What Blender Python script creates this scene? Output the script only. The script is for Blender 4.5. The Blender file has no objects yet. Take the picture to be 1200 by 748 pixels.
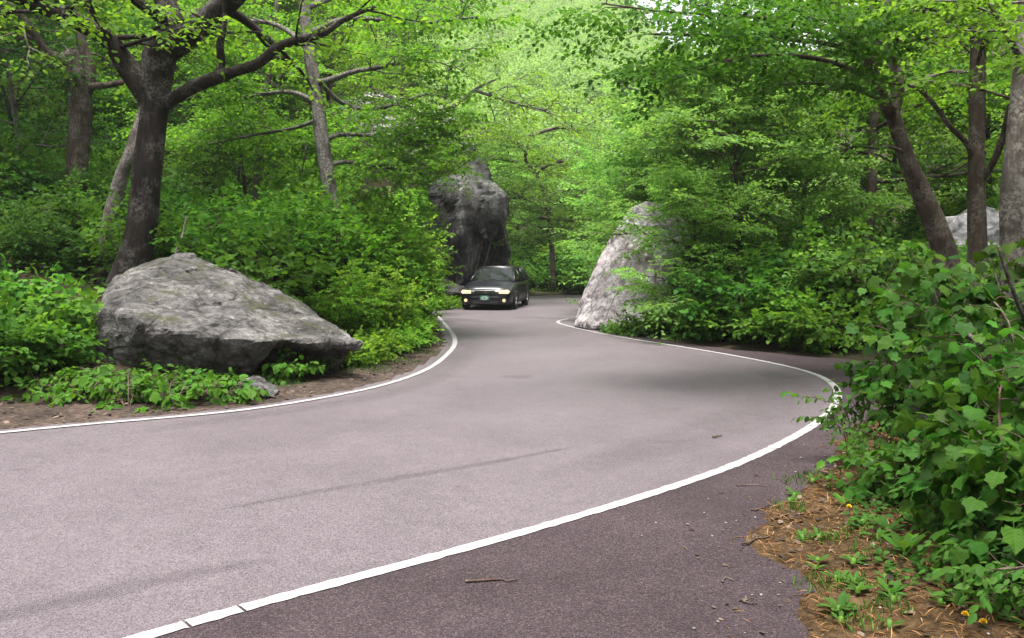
import bpy, bmesh, math, random
import numpy as np
from mathutils import Vector, Matrix, noise as mnoise
from mathutils.geometry import tessellate_polygon

C = bpy.context.scene.collection
SC = bpy.context.scene

# ------------------------------------------------------------------ camera
CAM_H, F_PX, CX, CY, HOR = 1.6, 1000.0, 600.0, 374.0, 305.0
TILT = math.atan((CY - HOR) / F_PX)
cam = bpy.data.cameras.new('camera'); cam.lens = 30.0; cam.sensor_width = 36.0
cam.clip_start = 0.05; cam.clip_end = 3000
camo = bpy.data.objects.new('camera', cam); C.objects.link(camo)
camo.location = (0, 0, CAM_H); camo.rotation_euler = (math.pi/2 - TILT, 0, 0)
SC.camera = camo

# ------------------------------------------------------------------ light
SUN_EL, SUN_AZ = math.radians(77), math.radians(200)      # azimuth from +Y towards +X: high and behind the viewpoint
w = bpy.data.worlds.new('World'); SC.world = w; w.use_nodes = True
nt = w.node_tree; nt.nodes.clear()
sky = nt.nodes.new('ShaderNodeTexSky'); sky.sky_type = 'NISHITA'; sky.sun_disc = False
sky.sun_elevation = SUN_EL; sky.sun_rotation = SUN_AZ; sky.dust_density = 4.0; sky.air_density = 1.2; sky.ozone_density = 1.0
hs = nt.nodes.new('ShaderNodeHueSaturation'); hs.inputs['Saturation'].default_value = 0.22
bg = nt.nodes.new('ShaderNodeBackground'); bg.inputs['Strength'].default_value = 0.085
wo = nt.nodes.new('ShaderNodeOutputWorld')
nt.links.new(sky.outputs[0], hs.inputs['Color']); nt.links.new(hs.outputs[0], bg.inputs[0]); nt.links.new(bg.outputs[0], wo.inputs[0])
sl = bpy.data.lights.new('sun', 'SUN'); sl.energy = 2.4; sl.angle = math.radians(26); sl.color = (1.0, 0.96, 0.9)
so = bpy.data.objects.new('sun', sl); C.objects.link(so)
sd = Vector((math.sin(SUN_AZ)*math.cos(SUN_EL), math.cos(SUN_AZ)*math.cos(SUN_EL), math.sin(SUN_EL)))
so.rotation_euler = sd.to_track_quat('Z', 'Y').to_euler(); so.location = (0, 0, 60)
SC.view_settings.view_transform = 'Standard'; SC.view_settings.look = 'None'
SC.view_settings.exposure = 2.15; SC.view_settings.gamma = 1.0
SC.view_settings.use_curve_mapping = False
SC.cycles.max_bounces = 7; SC.cycles.diffuse_bounces = 4; SC.cycles.transmission_bounces = 4
SC.cycles.glossy_bounces = 2; SC.cycles.transparent_max_bounces = 6
SC.cycles.use_denoising = True

# ------------------------------------------------------------------ pixel <-> place
ct, st = math.cos(TILT), math.sin(TILT)
def P(px, py, D):
    """point at forward depth D (m) whose picture place is px, py (1200x748 photograph)"""
    x = (px - CX)/F_PX*D; u = (CY - py)/F_PX*D
    return np.array([x, D*ct + u*st, CAM_H - D*st + u*ct])
def G(px, py, z=0.0):
    a = P(px, py, 1.0) - np.array([0, 0, CAM_H]); t = (z - CAM_H)/a[2]
    return np.array([a[0]*t, a[1]*t])

# ------------------------------------------------------------------ mesh helpers
def link_obj(name, me, parent=None, mat=None, loc=None):
    o = bpy.data.objects.new(name, me); C.objects.link(o)
    if mat is not None and me is not None:
        for m in (mat if isinstance(mat, (list, tuple)) else [mat]): me.materials.append(m)
    if parent: o.parent = parent
    if loc is not None: o.location = loc
    return o
def tag(o, label=None, cat=None, group=None, kind=None):
    if label: o['label'] = label
    if cat: o['category'] = cat
    if group: o['group'] = group
    if kind: o['kind'] = kind
    return o
def empty(name, loc, label, cat, group=None, rz=0, s=1):
    o = bpy.data.objects.new(name, None); C.objects.link(o); o.empty_display_size = .2
    o.location = loc; o.rotation_euler = (0, 0, rz); o.scale = (s, s, s)
    return tag(o, label, cat, group)
def build(name, V, loops, sizes, smooth=False, mat_idx=None):
    me = bpy.data.meshes.new(name)
    V = np.asarray(V, np.float32); loops = np.asarray(loops, np.int32); sizes = np.asarray(sizes, np.int32)
    me.vertices.add(len(V)); me.vertices.foreach_set('co', V.ravel())
    me.loops.add(len(loops)); me.loops.foreach_set('vertex_index', loops)
    me.polygons.add(len(sizes))
    st_ = np.concatenate([[0], np.cumsum(sizes)[:-1]]).astype(np.int32)
    me.polygons.foreach_set('loop_start', st_); me.polygons.foreach_set('loop_total', sizes)
    if smooth: me.polygons.foreach_set('use_smooth', np.ones(len(sizes), bool))
    if mat_idx is not None: me.polygons.foreach_set('material_index', np.asarray(mat_idx, np.int32))
    me.update(calc_edges=True); me.validate()
    return me
def norm(v):
    v = np.asarray(v, float); n = np.linalg.norm(v, axis=-1, keepdims=True); return v/np.maximum(n, 1e-9)
def catmull(pts, per=6):
    p = np.asarray(pts, float)
    if len(p) < 3: 
        t = np.linspace(0, 1, per+1)[:, None]; return p[0]*(1-t)+p[-1]*t
    q = np.vstack([2*p[0]-p[1], p, 2*p[-1]-p[-2]]); out = []
    for i in range(1, len(q)-2):
        for k in range(per):
            t = k/per; a, b, c, d = q[i-1], q[i], q[i+1], q[i+2]
            out.append(.5*((2*b)+(c-a)*t+(2*a-5*b+4*c-d)*t*t+(3*b-a-3*c+d)*t**3))
    out.append(p[-1]); return np.array(out)
def resample(p, step):
    s = np.concatenate([[0], np.cumsum(np.linalg.norm(np.diff(p, axis=0), axis=1))])
    n = max(2, int(s[-1]/step)+1); t = np.linspace(0, s[-1], n)
    return np.stack([np.interp(t, s, p[:, k]) for k in range(p.shape[1])], 1)

class Tubes:
    def __init__(self): self.V = []; self.L = []; self.S = []; self.n = 0
    def add(self, pts, rad, k=6, rough=0.0, rng=None):
        p = np.asarray(pts, float); r = np.asarray(rad, float); m = len(p)
        T = norm(np.gradient(p, axis=0))
        ref = np.array([0, 0, 1.]) if abs(T[0][2]) < .9 else np.array([1., 0, 0])
        N = np.zeros_like(p); n0 = norm(np.cross(T[0], ref)); N[0] = n0
        for i in range(1, m):
            v = N[i-1] - T[i]*np.dot(N[i-1], T[i]); N[i] = norm(v)
        B = np.cross(T, N); a = np.arange(k)*2*math.pi/k
        R = np.repeat(r[:, None], k, 1)
        if rough:
            for i in range(m):
                for j in range(k):
                    R[i, j] *= 1 + rough*mnoise.noise(Vector((p[i][0]*3+math.cos(a[j])*1.3, p[i][1]*3+math.sin(a[j])*1.3, p[i][2]*1.1)))
        V = p[:, None, :] + R[..., None]*(np.cos(a)[None, :, None]*N[:, None, :] + np.sin(a)[None, :, None]*B[:, None, :])
        idx = np.arange(m*k).reshape(m, k) + self.n; nx = np.roll(idx, -1, 1)
        q = np.stack([idx[:-1], nx[:-1], nx[1:], idx[1:]], -1).reshape(-1)
        self.V.append(V.reshape(-1, 3)); self.L.append(q); self.S.append(np.full((m-1)*k, 4))
        self.L.append(idx[-1]); self.S.append(np.array([k])); self.L.append(idx[0][::-1]); self.S.append(np.array([k]))
        self.n += m*k
    def build(self, name, smooth=True):
        return build(name, np.concatenate(self.V), np.concatenate(self.L), np.concatenate(self.S), smooth)

# leaf outlines: x across, y along from the stalk, z up (folded along the midrib, drooping at the tip)
LEAF2 = (np.array([(0, 0, 0), (-.36, .45, .07), (0, 1, -.10), (.36, .45, .07)]), [(0, 2, 1), (0, 3, 2)])
LEAF4 = (np.array([(0, 0, 0), (-.34, .22, .08), (-.36, .6, .05), (0, 1, -.14), (.36, .6, .05), (.34, .22, .08), (0, .5, -.01)]),
         [(0, 6, 2, 1), (6, 3, 2), (0, 5, 4, 6), (6, 4, 3)])
LEAFSTAR = (np.array([(0, 0, 0), (-.42, .12, .05), (-.2, .36, .02), (-.46, .62, .03), (0, 1, -.14), (.46, .62, .03), (.2, .36, .02), (.42, .12, .05), (0, .45, -.02)]),
            [(0, 8, 2, 1), (8, 4, 3, 2), (0, 7, 6, 8), (8, 6, 5, 4)])
def leaf_arrays(tmpl, pos, d, up, size, tip_droop=0):
    tv, tf = tmpl
    d = norm(d); x = norm(np.cross(d, up)); z = np.cross(x, d)
    s = size[:, None, None]
    V = pos[:, None, :] + s*(tv[None, :, 0:1]*x[:, None, :] + tv[None, :, 1:2]*d[:, None, :] + tv[None, :, 2:3]*z[:, None, :])
    nv = len(tv); base = (np.arange(len(pos))*nv)[:, None]
    loops = np.array([i for f in tf for i in f]); sizes = np.array([len(f) for f in tf])
    L = (base + loops[None, :]).reshape(-1); S = np.tile(sizes, len(pos))
    return V.reshape(-1, 3), L, S
def leaf_mesh(name, tmpl, pos, d, up, size):
    V, L, S = leaf_arrays(tmpl, pos, d, up, size); return build(name, V, L, S, False)

# twigs -> leaves: flat sprays, leaves alternate on both sides of the twig
def twig_leaves(rng, O, D, Ln, per, size, droop=.25, upj=.35):
    n = len(O); D = norm(D)
    t = np.tile(np.linspace(.12, 1, per), (n, 1)) + rng.uniform(-.06, .06, (n, per))
    side = np.tile(np.where(np.arange(per) % 2 == 0, 1., -1.), (n, 1)); side[:, -1] = rng.uniform(-.3, .3, n)
    upv = norm(np.array([0, 0, 1.]) + rng.normal(0, .22, (n, 3)))
    X = norm(np.cross(D, upv)); U = np.cross(X, D)
    sag = -droop*(t**2)*Ln[:, None]
    pos = O[:, None, :] + D[:, None, :]*(t*Ln[:, None])[..., None] + X[:, None, :]*(side*Ln[:, None]*.06)[..., None]
    pos[..., 2] += sag
    ld = D[:, None, :]*.55 + X[:, None, :]*(side*rng.uniform(.6, 1.1, (n, per)))[..., None] + rng.normal(0, .25, (n, per, 3))
    ld[..., 2] -= rng.uniform(.0, .5, (n, per))
    lu = U[:, None, :] + rng.normal(0, upj, (n, per, 3))
    sz = size*rng.uniform(.65, 1.25, (n, per))
    k = n*per
    return pos.reshape(k, 3), ld.reshape(k, 3), lu.reshape(k, 3), sz.reshape(k)

class Plant:
    """collects wood (tubes) and twigs for one tree or shrub"""
    def __init__(self, seed): self.rng = np.random.default_rng(seed); self.T = Tubes(); self.O = []; self.D = []; self.L = []
    def twig(self, o, d, l): self.O.append(o); self.D.append(d); self.L.append(l)
    def limb(self, pts, rad, k=8, rough=.0): self.T.add(pts, rad, k, rough)
    def sub(self, o, d, length, r, level, a):
        """a growing branch; a: dict(kids, twigs, twig_len, flat)"""
        rng = self.rng; n = 5; p = [np.array(o, float)]; dd = norm(d)
        for i in range(n):
            dd = norm(dd + rng.normal(0, .17, 3) + np.array([0, 0, a.get('lift', .03)])); p.append(p[-1] + dd*length/n)
        p = np.array(p)
        if r > a.get('rmin', .004): self.T.add(p, np.linspace(r, r*.35, n+1), 4 if r < .02 else 5)
        if level <= 0:
            m = a['twigs']
            for i in range(m):
                t = (i+.6)/m*(1.0); f = t*n; j = min(int(f), n-1); q = p[j]+(p[j+1]-p[j])*(f-j)
                s = 1 if i % 2 else -1
                h = norm(np.cross(dd, [0, 0, 1.])); td = dd*rng.uniform(.3, 1.) + h*s*rng.uniform(.5, 1.1) + rng.normal(0, .15, 3)
                td[2] *= a.get('flat', .5)
                self.twig(q, td, a['twig_len']*rng.uniform(.6, 1.2))
            self.twig(p[-1], dd, a['twig_len'])
        else:
            m = a['kids']
            for i in range(m):
                t = .22 + .78*(i+rng.uniform(.1, .9))/m; f = min(t*n, n-.01); j = int(f); q = p[j]+(p[j+1]-p[j])*(f-j)
                s = 1 if i % 2 else -1
                h = norm(np.cross(dd, [0, 0, 1.]) + 1e-6); cd = dd*rng.uniform(.35, .9) + h*s*rng.uniform(.4, 1.0) + rng.normal(0, .2, 3)
                cd[2] = cd[2]*a.get('flat', .5) + .05
                self.sub(q, cd, length*rng.uniform(.4, .62)*(1.15-.5*t), r*.5, level-1, a)
            self.sub(p[-1], dd, length*.4, r*.35, 0, a)
    def along(self, pts, n, length, r, level, a, t0=.15, t1=1.0, bias=None):
        """side branches along a limb"""
        rng = self.rng; p = np.asarray(pts); m = len(p)-1
        for i in range(n):
            t = t0+(t1-t0)*(i+rng.uniform(.1, .9))/n; f = min(t*m, m-.01); j = int(f); q = p[j]+(p[j+1]-p[j])*(f-j)
            dd = norm(p[j+1]-p[j]); s = 1 if i % 2 else -1
            h = norm(np.cross(dd, [0, 0, 1.]) + rng.normal(0, .3, 3)); cd = dd*rng.uniform(.2, .8) + h*s*rng.uniform(.5, 1.) + rng.normal(0, .2, 3)
            if bias is not None: cd = cd + np.asarray(bias)
            cd[2] = cd[2]*a.get('flat', .5) + .05
            self.sub(q, cd, length*rng.uniform(.7, 1.25), r, level, a)
    def leaves(self, name, tmpl, per, size, droop=.25, upj=.35):
        O, D, L = np.array(self.O), np.array(self.D), np.array(self.L)
        return leaf_mesh(name, tmpl, *twig_leaves(self.rng, O, D, L, per, size, droop, upj))

# ------------------------------------------------------------------ materials
def new_mat(name):
    m = bpy.data.materials.new(name); m.use_nodes = True; n = m.node_tree.nodes; n.clear()
    out = n.new('ShaderNodeOutputMaterial'); b = n.new('ShaderNodeBsdfPrincipled')
    m.node_tree.links.new(b.outputs[0], out.inputs[0]); return m, m.node_tree, b, out
def nd(t, ty, **kw):
    x = t.nodes.new(ty)
    for k, v in kw.items():
        if k.startswith('i_'): x.inputs[k[2:].replace('_', ' ')].default_value = v
        else: setattr(x, k, v)
    return x
def ramp(t, stops, fac=None):
    r = t.nodes.new('ShaderNodeValToRGB'); e = r.color_ramp.elements
    while len(e) < len(stops): e.new(.5)
    for i, (p_, c_) in enumerate(stops):
        e[i].position = p_; e[i].color = (*c_, 1) if len(c_) == 3 else c_
    if fac is not None: t.links.new(fac, r.inputs[0])
    return r
def mixc(t, fac, a, b, mode='MIX'):
    m = t.nodes.new('ShaderNodeMix'); m.data_type = 'RGBA'; m.blend_type = mode
    for s, v in ((0, fac), (6, a), (7, b)):
        if hasattr(v, 'is_linked') or isinstance(v, bpy.types.NodeSocket): t.links.new(v, m.inputs[s])
        else: m.inputs[s].default_value = v if s == 0 else ((*v, 1) if len(v) == 3 else v)
    return m.outputs[2]
def coords(t, scale=(1, 1, 1), kind='Object'):
    tc = t.nodes.new('ShaderNodeTexCoord'); mp = t.nodes.new('ShaderNodeMapping'); mp.inputs['Scale'].default_value = scale
    t.links.new(tc.outputs[kind], mp.inputs[0]); return mp.outputs[0]
def noise(t, vec, scale, detail=4, rough=.55, dist=0):
    n = nd(t, 'ShaderNodeTexNoise'); n.inputs['Scale'].default_value = scale; n.inputs['Detail'].default_value = detail
    n.inputs['Roughness'].default_value = rough; n.inputs['Distortion'].default_value = dist
    t.links.new(vec, n.inputs['Vector']); return n.outputs[0]
def bump(t, h, b, strength=.4, dist=.02):
    x = nd(t, 'ShaderNodeBump'); x.inputs['Strength'].default_value = strength; x.inputs['Distance'].default_value = dist
    t.links.new(h, x.inputs['Height']); t.links.new(x.outputs[0], b.inputs['Normal'])

def leaf_mat(name, dark, mid, light, trans=.45, rough=.6, obj_var=.25, spec=.09, tgain=1.75, veins=False):
    m, t, b, out = new_mat(name)
    g = nd(t, 'ShaderNodeNewGeometry'); oi = nd(t, 'ShaderNodeObjectInfo')
    r = ramp(t, [(0, dark), (.45, mid), (1, light)], g.outputs['Random Per Island'])
    hsv = nd(t, 'ShaderNodeHueSaturation')
    mr = nd(t, 'ShaderNodeMapRange'); mr.inputs['To Min'].default_value = 1-obj_var; mr.inputs['To Max'].default_value = 1+obj_var
    t.links.new(oi.outputs['Random'], mr.inputs[0]); t.links.new(mr.outputs[0], hsv.inputs['Value'])
    mh = nd(t, 'ShaderNodeMapRange'); mh.inputs['To Min'].default_value = .485; mh.inputs['To Max'].default_value = .512
    wn = nd(t, 'ShaderNodeTexWhiteNoise'); wn.noise_dimensions = '1D'; t.links.new(oi.outputs['Random'], wn.inputs['W'])
    t.links.new(wn.outputs[0], mh.inputs[0]); t.links.new(mh.outputs[0], hsv.inputs['Hue'])
    t.links.new(r.outputs[0], hsv.inputs['Color'])
    lc = hsv.outputs[0]
    if veins:                                   # pale midrib and side veins drawn in the leaf's own space
        mh.inputs['To Min'].default_value = .484; mh.inputs['To Max'].default_value = .522
        tc2 = nd(t, 'ShaderNodeTexCoord'); sp2 = nd(t, 'ShaderNodeSeparateXYZ'); t.links.new(tc2.outputs['Object'], sp2.inputs[0])
        ab = nd(t, 'ShaderNodeMath', operation='ABSOLUTE'); t.links.new(sp2.outputs['X'], ab.inputs[0])
        dg = nd(t, 'ShaderNodeMath', operation='MULTIPLY_ADD'); t.links.new(ab.outputs[0], dg.inputs[0]); dg.inputs[1].default_value = -.75; t.links.new(sp2.outputs['Y'], dg.inputs[2])
        fr2 = nd(t, 'ShaderNodeMath', operation='PINGPONG'); t.links.new(dg.outputs[0], fr2.inputs[0]); fr2.inputs[1].default_value = .085
        mn = nd(t, 'ShaderNodeMath', operation='MINIMUM'); t.links.new(fr2.outputs[0], mn.inputs[0]); t.links.new(ab.outputs[0], mn.inputs[1])
        vf = ramp(t, [(0, (1, 1, 1)), (.022, (.25, .25, .25)), (.06, (0, 0, 0))], mn.outputs[0]).outputs[0]
        sc_ = mixc(t, 1.0, lc, (1.7, 1.55, 1.6), 'MULTIPLY'); lc = mixc(t, vf, lc, sc_)
    t.links.new(lc, b.inputs['Base Color'])
    b.inputs['Roughness'].default_value = rough; b.inputs['Specular IOR Level'].default_value = spec
    tr = nd(t, 'ShaderNodeBsdfTranslucent')
    tc_ = mixc(t, 1.0, hsv.outputs[0], (tgain*1.12, tgain*1.06, tgain*.6), 'MULTIPLY')
    t.links.new(tc_, tr.inputs[0])
    mx = nd(t, 'ShaderNodeMixShader'); mx.inputs[0].default_value = trans
    t.links.new(b.outputs[0], mx.inputs[1]); t.links.new(tr.outputs[0], mx.inputs[2]); t.links.new(mx.outputs[0], out.inputs[0])
    return m
M = {}
M['leaf_maple'] = leaf_mat('maple_leaf', (.042, .11, .010), (.065, .155, .014), (.105, .215, .022))
M['leaf_bright'] = leaf_mat('bright_leaf', (.058, .145, .014), (.09, .195, .020), (.14, .26, .034), trans=.5)
M['leaf_pale'] = leaf_mat('pale_leaf', (.078, .175, .035), (.11, .23, .048), (.16, .30, .075), trans=.48)
M['leaf_shaded'] = leaf_mat('shaded_leaf', (.020, .062, .009), (.031, .086, .012), (.052, .125, .017), trans=.38)  # darkened leaf: the shade of the woods is put into its colour
M['leaf_shrub'] = leaf_mat('shrub_leaf', (.032, .095, .011), (.048, .128, .014), (.078, .175, .022), trans=.4, rough=.55)
M['leaf_front'] = leaf_mat('front_leaf', (.017, .052, .006), (.025, .070, .008), (.041, .100, .012), trans=.4, rough=.55, obj_var=.5, veins=True)
M['leaf_weed'] = leaf_mat('weed_leaf', (.026, .078, .012), (.038, .102, .015), (.06, .14, .022), trans=.38)
M['leaf_hazed'] = leaf_mat('hazed_leaf', (.09, .175, .06), (.12, .22, .075), (.16, .27, .10), trans=.4)  # distance haze is washed into this leaf colour, besides the haze volume

def bark_mat(name, a, b_, lichen, lam, stretch=.25, scale=9):
    m, t, b, out = new_mat(name)
    v = coords(t, (1, 1, stretch)); n1 = noise(t, v, scale, 8, .65, .4); n2 = noise(t, coords(t), 3.2, 5, .6)
    c = ramp(t, [(.3, a), (.7, b_)], n1)
    lm = ramp(t, [(.50-lam*.2, (0, 0, 0)), (.62-lam*.2, (1, 1, 1))], n2)
    n3 = noise(t, coords(t), 26, 4, .7)
    lf = nd(t, 'ShaderNodeMath', operation='MULTIPLY'); t.links.new(lm.outputs[0], lf.inputs[0])
    r3 = ramp(t, [(.42, (0, 0, 0)), (.58, (.9, .9, .9))], n3); t.links.new(r3.outputs[0], lf.inputs[1])
    t.links.new(mixc(t, lf.outputs[0], c.outputs[0], lichen), b.inputs['Base Color'])
    b.inputs['Roughness'].default_value = .95; b.inputs['Specular IOR Level'].default_value = .15
    rg = noise(t, coords(t, (1, 1, .09)), scale*2.6, 6, .6, .8); hh_ = nd(t, 'ShaderNodeMath', operation='ADD'); t.links.new(n1, hh_.inputs[0]); t.links.new(rg, hh_.inputs[1]); bump(t, hh_.outputs[0], b, 1.0, .04); return m
M['bark_dark'] = bark_mat('dark_bark', (.009, .007, .0055), (.036, .029, .025), (.12, .11, .10), .12)
M['bark_grey'] = bark_mat('grey_bark', (.035, .030, .026), (.10, .088, .079), (.20, .19, .175), .55)
M['bark_pale'] = bark_mat('pale_bark', (.04, .033, .029), (.12, .105, .093), (.23, .21, .19), .5)
M['bark_brown'] = bark_mat('brown_bark', (.03, .022, .018), (.09, .069, .055), (.16, .14, .12), .3)

def rock_mat(name, base, lightc, dark, moss, moss_amt, streak=(1, 1, 1), bscale=6, lam=.5):
    m, t, b, out = new_mat(name)
    v = coords(t); vs = coords(t, streak)
    n1 = noise(t, vs, bscale*.35, 8, .68, .6); n2 = noise(t, v, bscale*2.4, 8, .7); n3 = noise(t, vs, bscale*.9, 6, .6, 1.0)
    c = ramp(t, [(.30, dark), (.47, base), (.66, lightc)], n1).outputs[0]
    sp = ramp(t, [(.36, (.35, .35, .35)), (.5, (1, 1, 1)), (.66, (1.55, 1.55, 1.5))], n2).outputs[0]
    c = mixc(t, .85, c, sp, 'MULTIPLY')
    wv_ = nd(t, 'ShaderNodeTexNoise'); wv_.inputs['Scale'].default_value = bscale*.8; wv_.inputs['Detail'].default_value = 5; t.links.new(vs, wv_.inputs['Vector'])
    ad = nd(t, 'ShaderNodeMix'); ad.data_type = 'RGBA'; ad.inputs[0].default_value = .22; t.links.new(vs, ad.inputs[6]); t.links.new(wv_.outputs['Color'], ad.inputs[7])
    ck = nd(t, 'ShaderNodeTexVoronoi', feature='DISTANCE_TO_EDGE'); ck.inputs['Scale'].default_value = bscale*.42; t.links.new(ad.outputs[2], ck.inputs['Vector'])
    crk = ramp(t, [(0, (.22, .21, .2)), (.018, (.6, .6, .6)), (.05, (1, 1, 1))], ck.outputs['Distance']).outputs[0]; c = mixc(t, .75, c, crk, 'MULTIPLY')
    n5 = noise(t, v, bscale*9, 6, .75); c = mixc(t, .7, c, ramp(t, [(.35, (.5, .5, .5)), (.52, (1, 1, 1)), (.68, (1.6, 1.6, 1.6))], n5).outputs[0], 'MULTIPLY')
    vo = nd(t, 'ShaderNodeTexVoronoi'); vo.inputs['Scale'].default_value = bscale*1.3; t.links.new(v, vo.inputs['Vector'])
    lich = ramp(t, [(.0, (1, 1, 1)), (.14, (1, 1, 1)), (.24, (0, 0, 0))], vo.outputs['Distance']).outputs[0]
    gate = ramp(t, [(.5, (0, 0, 0)), (.6, (lam, lam, lam))], n3).outputs[0]
    lf = mixc(t, 1.0, lich, gate, 'MULTIPLY'); c = mixc(t, lf, c, tuple(min(.62, x*1.35+.06) for x in lightc))
    g = nd(t, 'ShaderNodeNewGeometry'); sep = nd(t, 'ShaderNodeSeparateXYZ'); t.links.new(g.outputs['Normal'], sep.inputs[0])
    up = ramp(t, [(.35, (0, 0, 0)), (.75, (1, 1, 1))], sep.outputs['Z']).outputs[0]
    mg = ramp(t, [(.60-moss_amt*.25, (0, 0, 0)), (.70-moss_amt*.25, (1, 1, 1))], noise(t, v, bscale*.5, 6, .7)).outputs[0]
    mf = mixc(t, 1.0, up, mg, 'MULTIPLY'); mf2 = nd(t, 'ShaderNodeMath', operation='MULTIPLY'); t.links.new(mf, mf2.inputs[0]); mf2.inputs[1].default_value = .8
    c = mixc(t, mf2.outputs[0], c, moss)
    t.links.new(c, b.inputs['Base Color']); b.inputs['Roughness'].default_value = .85; b.inputs['Specular IOR Level'].default_value = .25
    hgt = nd(t, 'ShaderNodeMath', operation='ADD'); t.links.new(n1, hgt.inputs[0]); t.links.new(n2, hgt.inputs[1])
    h3 = nd(t, 'ShaderNodeMath', operation='MULTIPLY_ADD'); t.links.new(n5, h3.inputs[0]); h3.inputs[1].default_value = .5; t.links.new(hgt.outputs[0], h3.inputs[2]); bump(t, h3.outputs[0], b, .9, .06); return m
M['rock'] = rock_mat('grey_schist', (.085, .079, .077), (.20, .19, .184), (.025, .023, .022), (.05, .052, .022), .25, (1, 1, 1.4), 5)
M['rock_pale'] = rock_mat('pale_streaked_schist', (.30, .265, .28), (.50, .475, .485), (.13, .105, .112), (.06, .09, .03), .2, (1.6, 1.6, .35), 2.6)
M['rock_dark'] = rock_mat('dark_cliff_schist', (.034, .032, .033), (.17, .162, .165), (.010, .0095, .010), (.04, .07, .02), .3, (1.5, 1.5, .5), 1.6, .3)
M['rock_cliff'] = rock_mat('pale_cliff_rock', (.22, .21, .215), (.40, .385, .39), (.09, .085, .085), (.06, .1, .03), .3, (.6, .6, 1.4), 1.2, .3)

def asphalt_mat(name, a, b_, speck, stains):
    m, t, b, out = new_mat(name)
    v = coords(t); n1 = noise(t, v, .55, 5, .6, .3); n2 = noise(t, v, 5, 4, .6)
    c = ramp(t, [(.34, a), (.66, b_)], n1).outputs[0]
    c = mixc(t, .35, c, ramp(t, [(.3, (.72, .72, .72)), (.7, (1.2, 1.2, 1.2))], n2).outputs[0], 'MULTIPLY')
    vo = nd(t, 'ShaderNodeTexVoronoi'); vo.inputs['Scale'].default_value = 150; t.links.new(v, vo.inputs['Vector'])
    sepc = nd(t, 'ShaderNodeSeparateColor'); t.links.new(vo.outputs['Color'], sepc.inputs[0])
    st_ = ramp(t, [(0, (.38, .38, .39)), (.5, (.92, .9, .91)), (.85, (1.35, 1.3, 1.3)), (1, (speck, speck*.95, speck*.93))], sepc.outputs[0]).outputs[0]
    c = mixc(t, .85, c, st_, 'MULTIPLY')
    if stains:
        vs = coords(t, stains[0]); vs.node.inputs['Rotation'].default_value = (0, 0, stains[1])
        s = ramp(t, [(.56, (1, 1, 1)), (.68, (.55, .53, .54))], noise(t, vs, 1.0, 5, .6, .4)).outputs[0]
        c = mixc(t, .55, c, s, 'MULTIPLY')
    t.links.new(c, b.inputs['Base Color']); b.inputs['Roughness'].default_value = .58 if speck < 2 else .8; b.inputs['Specular IOR Level'].default_value = .42 if speck < 2 else .14
    bump(t, vo.outputs['Distance'], b, .35, .006); return m
M['asphalt'] = asphalt_mat('worn_pinkish_asphalt', (.084, .0695, .0785), (.109, .091, .102), 1.5, None)
M['asphalt_dark'] = asphalt_mat('dark_verge_asphalt', (.029, .021, .0235), (.047, .035, .039), 2.4, None)
M['asphalt_stain'] = asphalt_mat('oil_darkened_asphalt', (.10, .083, .09), (.125, .105, .112), 1.7, None)

m, t, b, out = new_mat('road_paint'); v = coords(t)
nn = noise(t, v, 28, 6, .7); c = ramp(t, [(.30, (.13, .115, .12)), (.40, (.25, .243, .24)), (.7, (.31, .304, .30))], nn).outputs[0]
c = mixc(t, .4, c, ramp(t, [(.3, (.7, .68, .66)), (.6, (1, 1, 1))], noise(t, v, 2.2, 3)).outputs[0], 'MULTIPLY')
t.links.new(c, b.inputs['Base Color']); b.inputs['Roughness'].default_value = .7; bump(t, nn, b, .3, .004); M['paint'] = m

m, t, b, out = new_mat('forest_soil'); v = coords(t)
n1 = noise(t, v, .8, 6, .65); n2 = noise(t, v, 14, 6, .7)
c = ramp(t, [(.35, (.018, .022, .010)), (.55, (.035, .028, .018)), (.7, (.06, .045, .03))], n1).outputs[0]
c = mixc(t, .8, c, ramp(t, [(.3, (.4, .4, .4)), (.7, (1.5, 1.45, 1.35))], n2).outputs[0], 'MULTIPLY')
t.links.new(c, b.inputs['Base Color']); b.inputs['Roughness'].default_value = 1; b.inputs['Specular IOR Level'].default_value = .1; bump(t, n2, b, .8, .05); M['soil'] = m

def litter_mat(name, cols, sc):
    m, t, b, out = new_mat(name); v = coords(t); n1 = noise(t, v, sc, 7, .7); n2 = noise(t, v, sc*.12, 3, .6)
    c = ramp(t, [(.3, cols[0]), (.5, cols[1]), (.7, cols[2])], n1).outputs[0]
    c = mixc(t, .7, c, ramp(t, [(.35, (.45, .45, .42)), (.65, (1.25, 1.2, 1.1))], n2).outputs[0], 'MULTIPLY')
    t.links.new(c, b.inputs['Base Color']); b.inputs['Roughness'].default_value = 1; b.inputs['Specular IOR Level'].default_value = .1; bump(t, n1, b, 1, .03); return m
M['verge_tan'] = litter_mat('tan_needle_verge', ((.026, .016, .009), (.070, .043, .022), (.14, .093, .05)), 22)
M['verge_brown'] = litter_mat('brown_litter_verge', ((.024, .017, .014), (.058, .043, .037), (.11, .088, .075)), 16)

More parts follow.
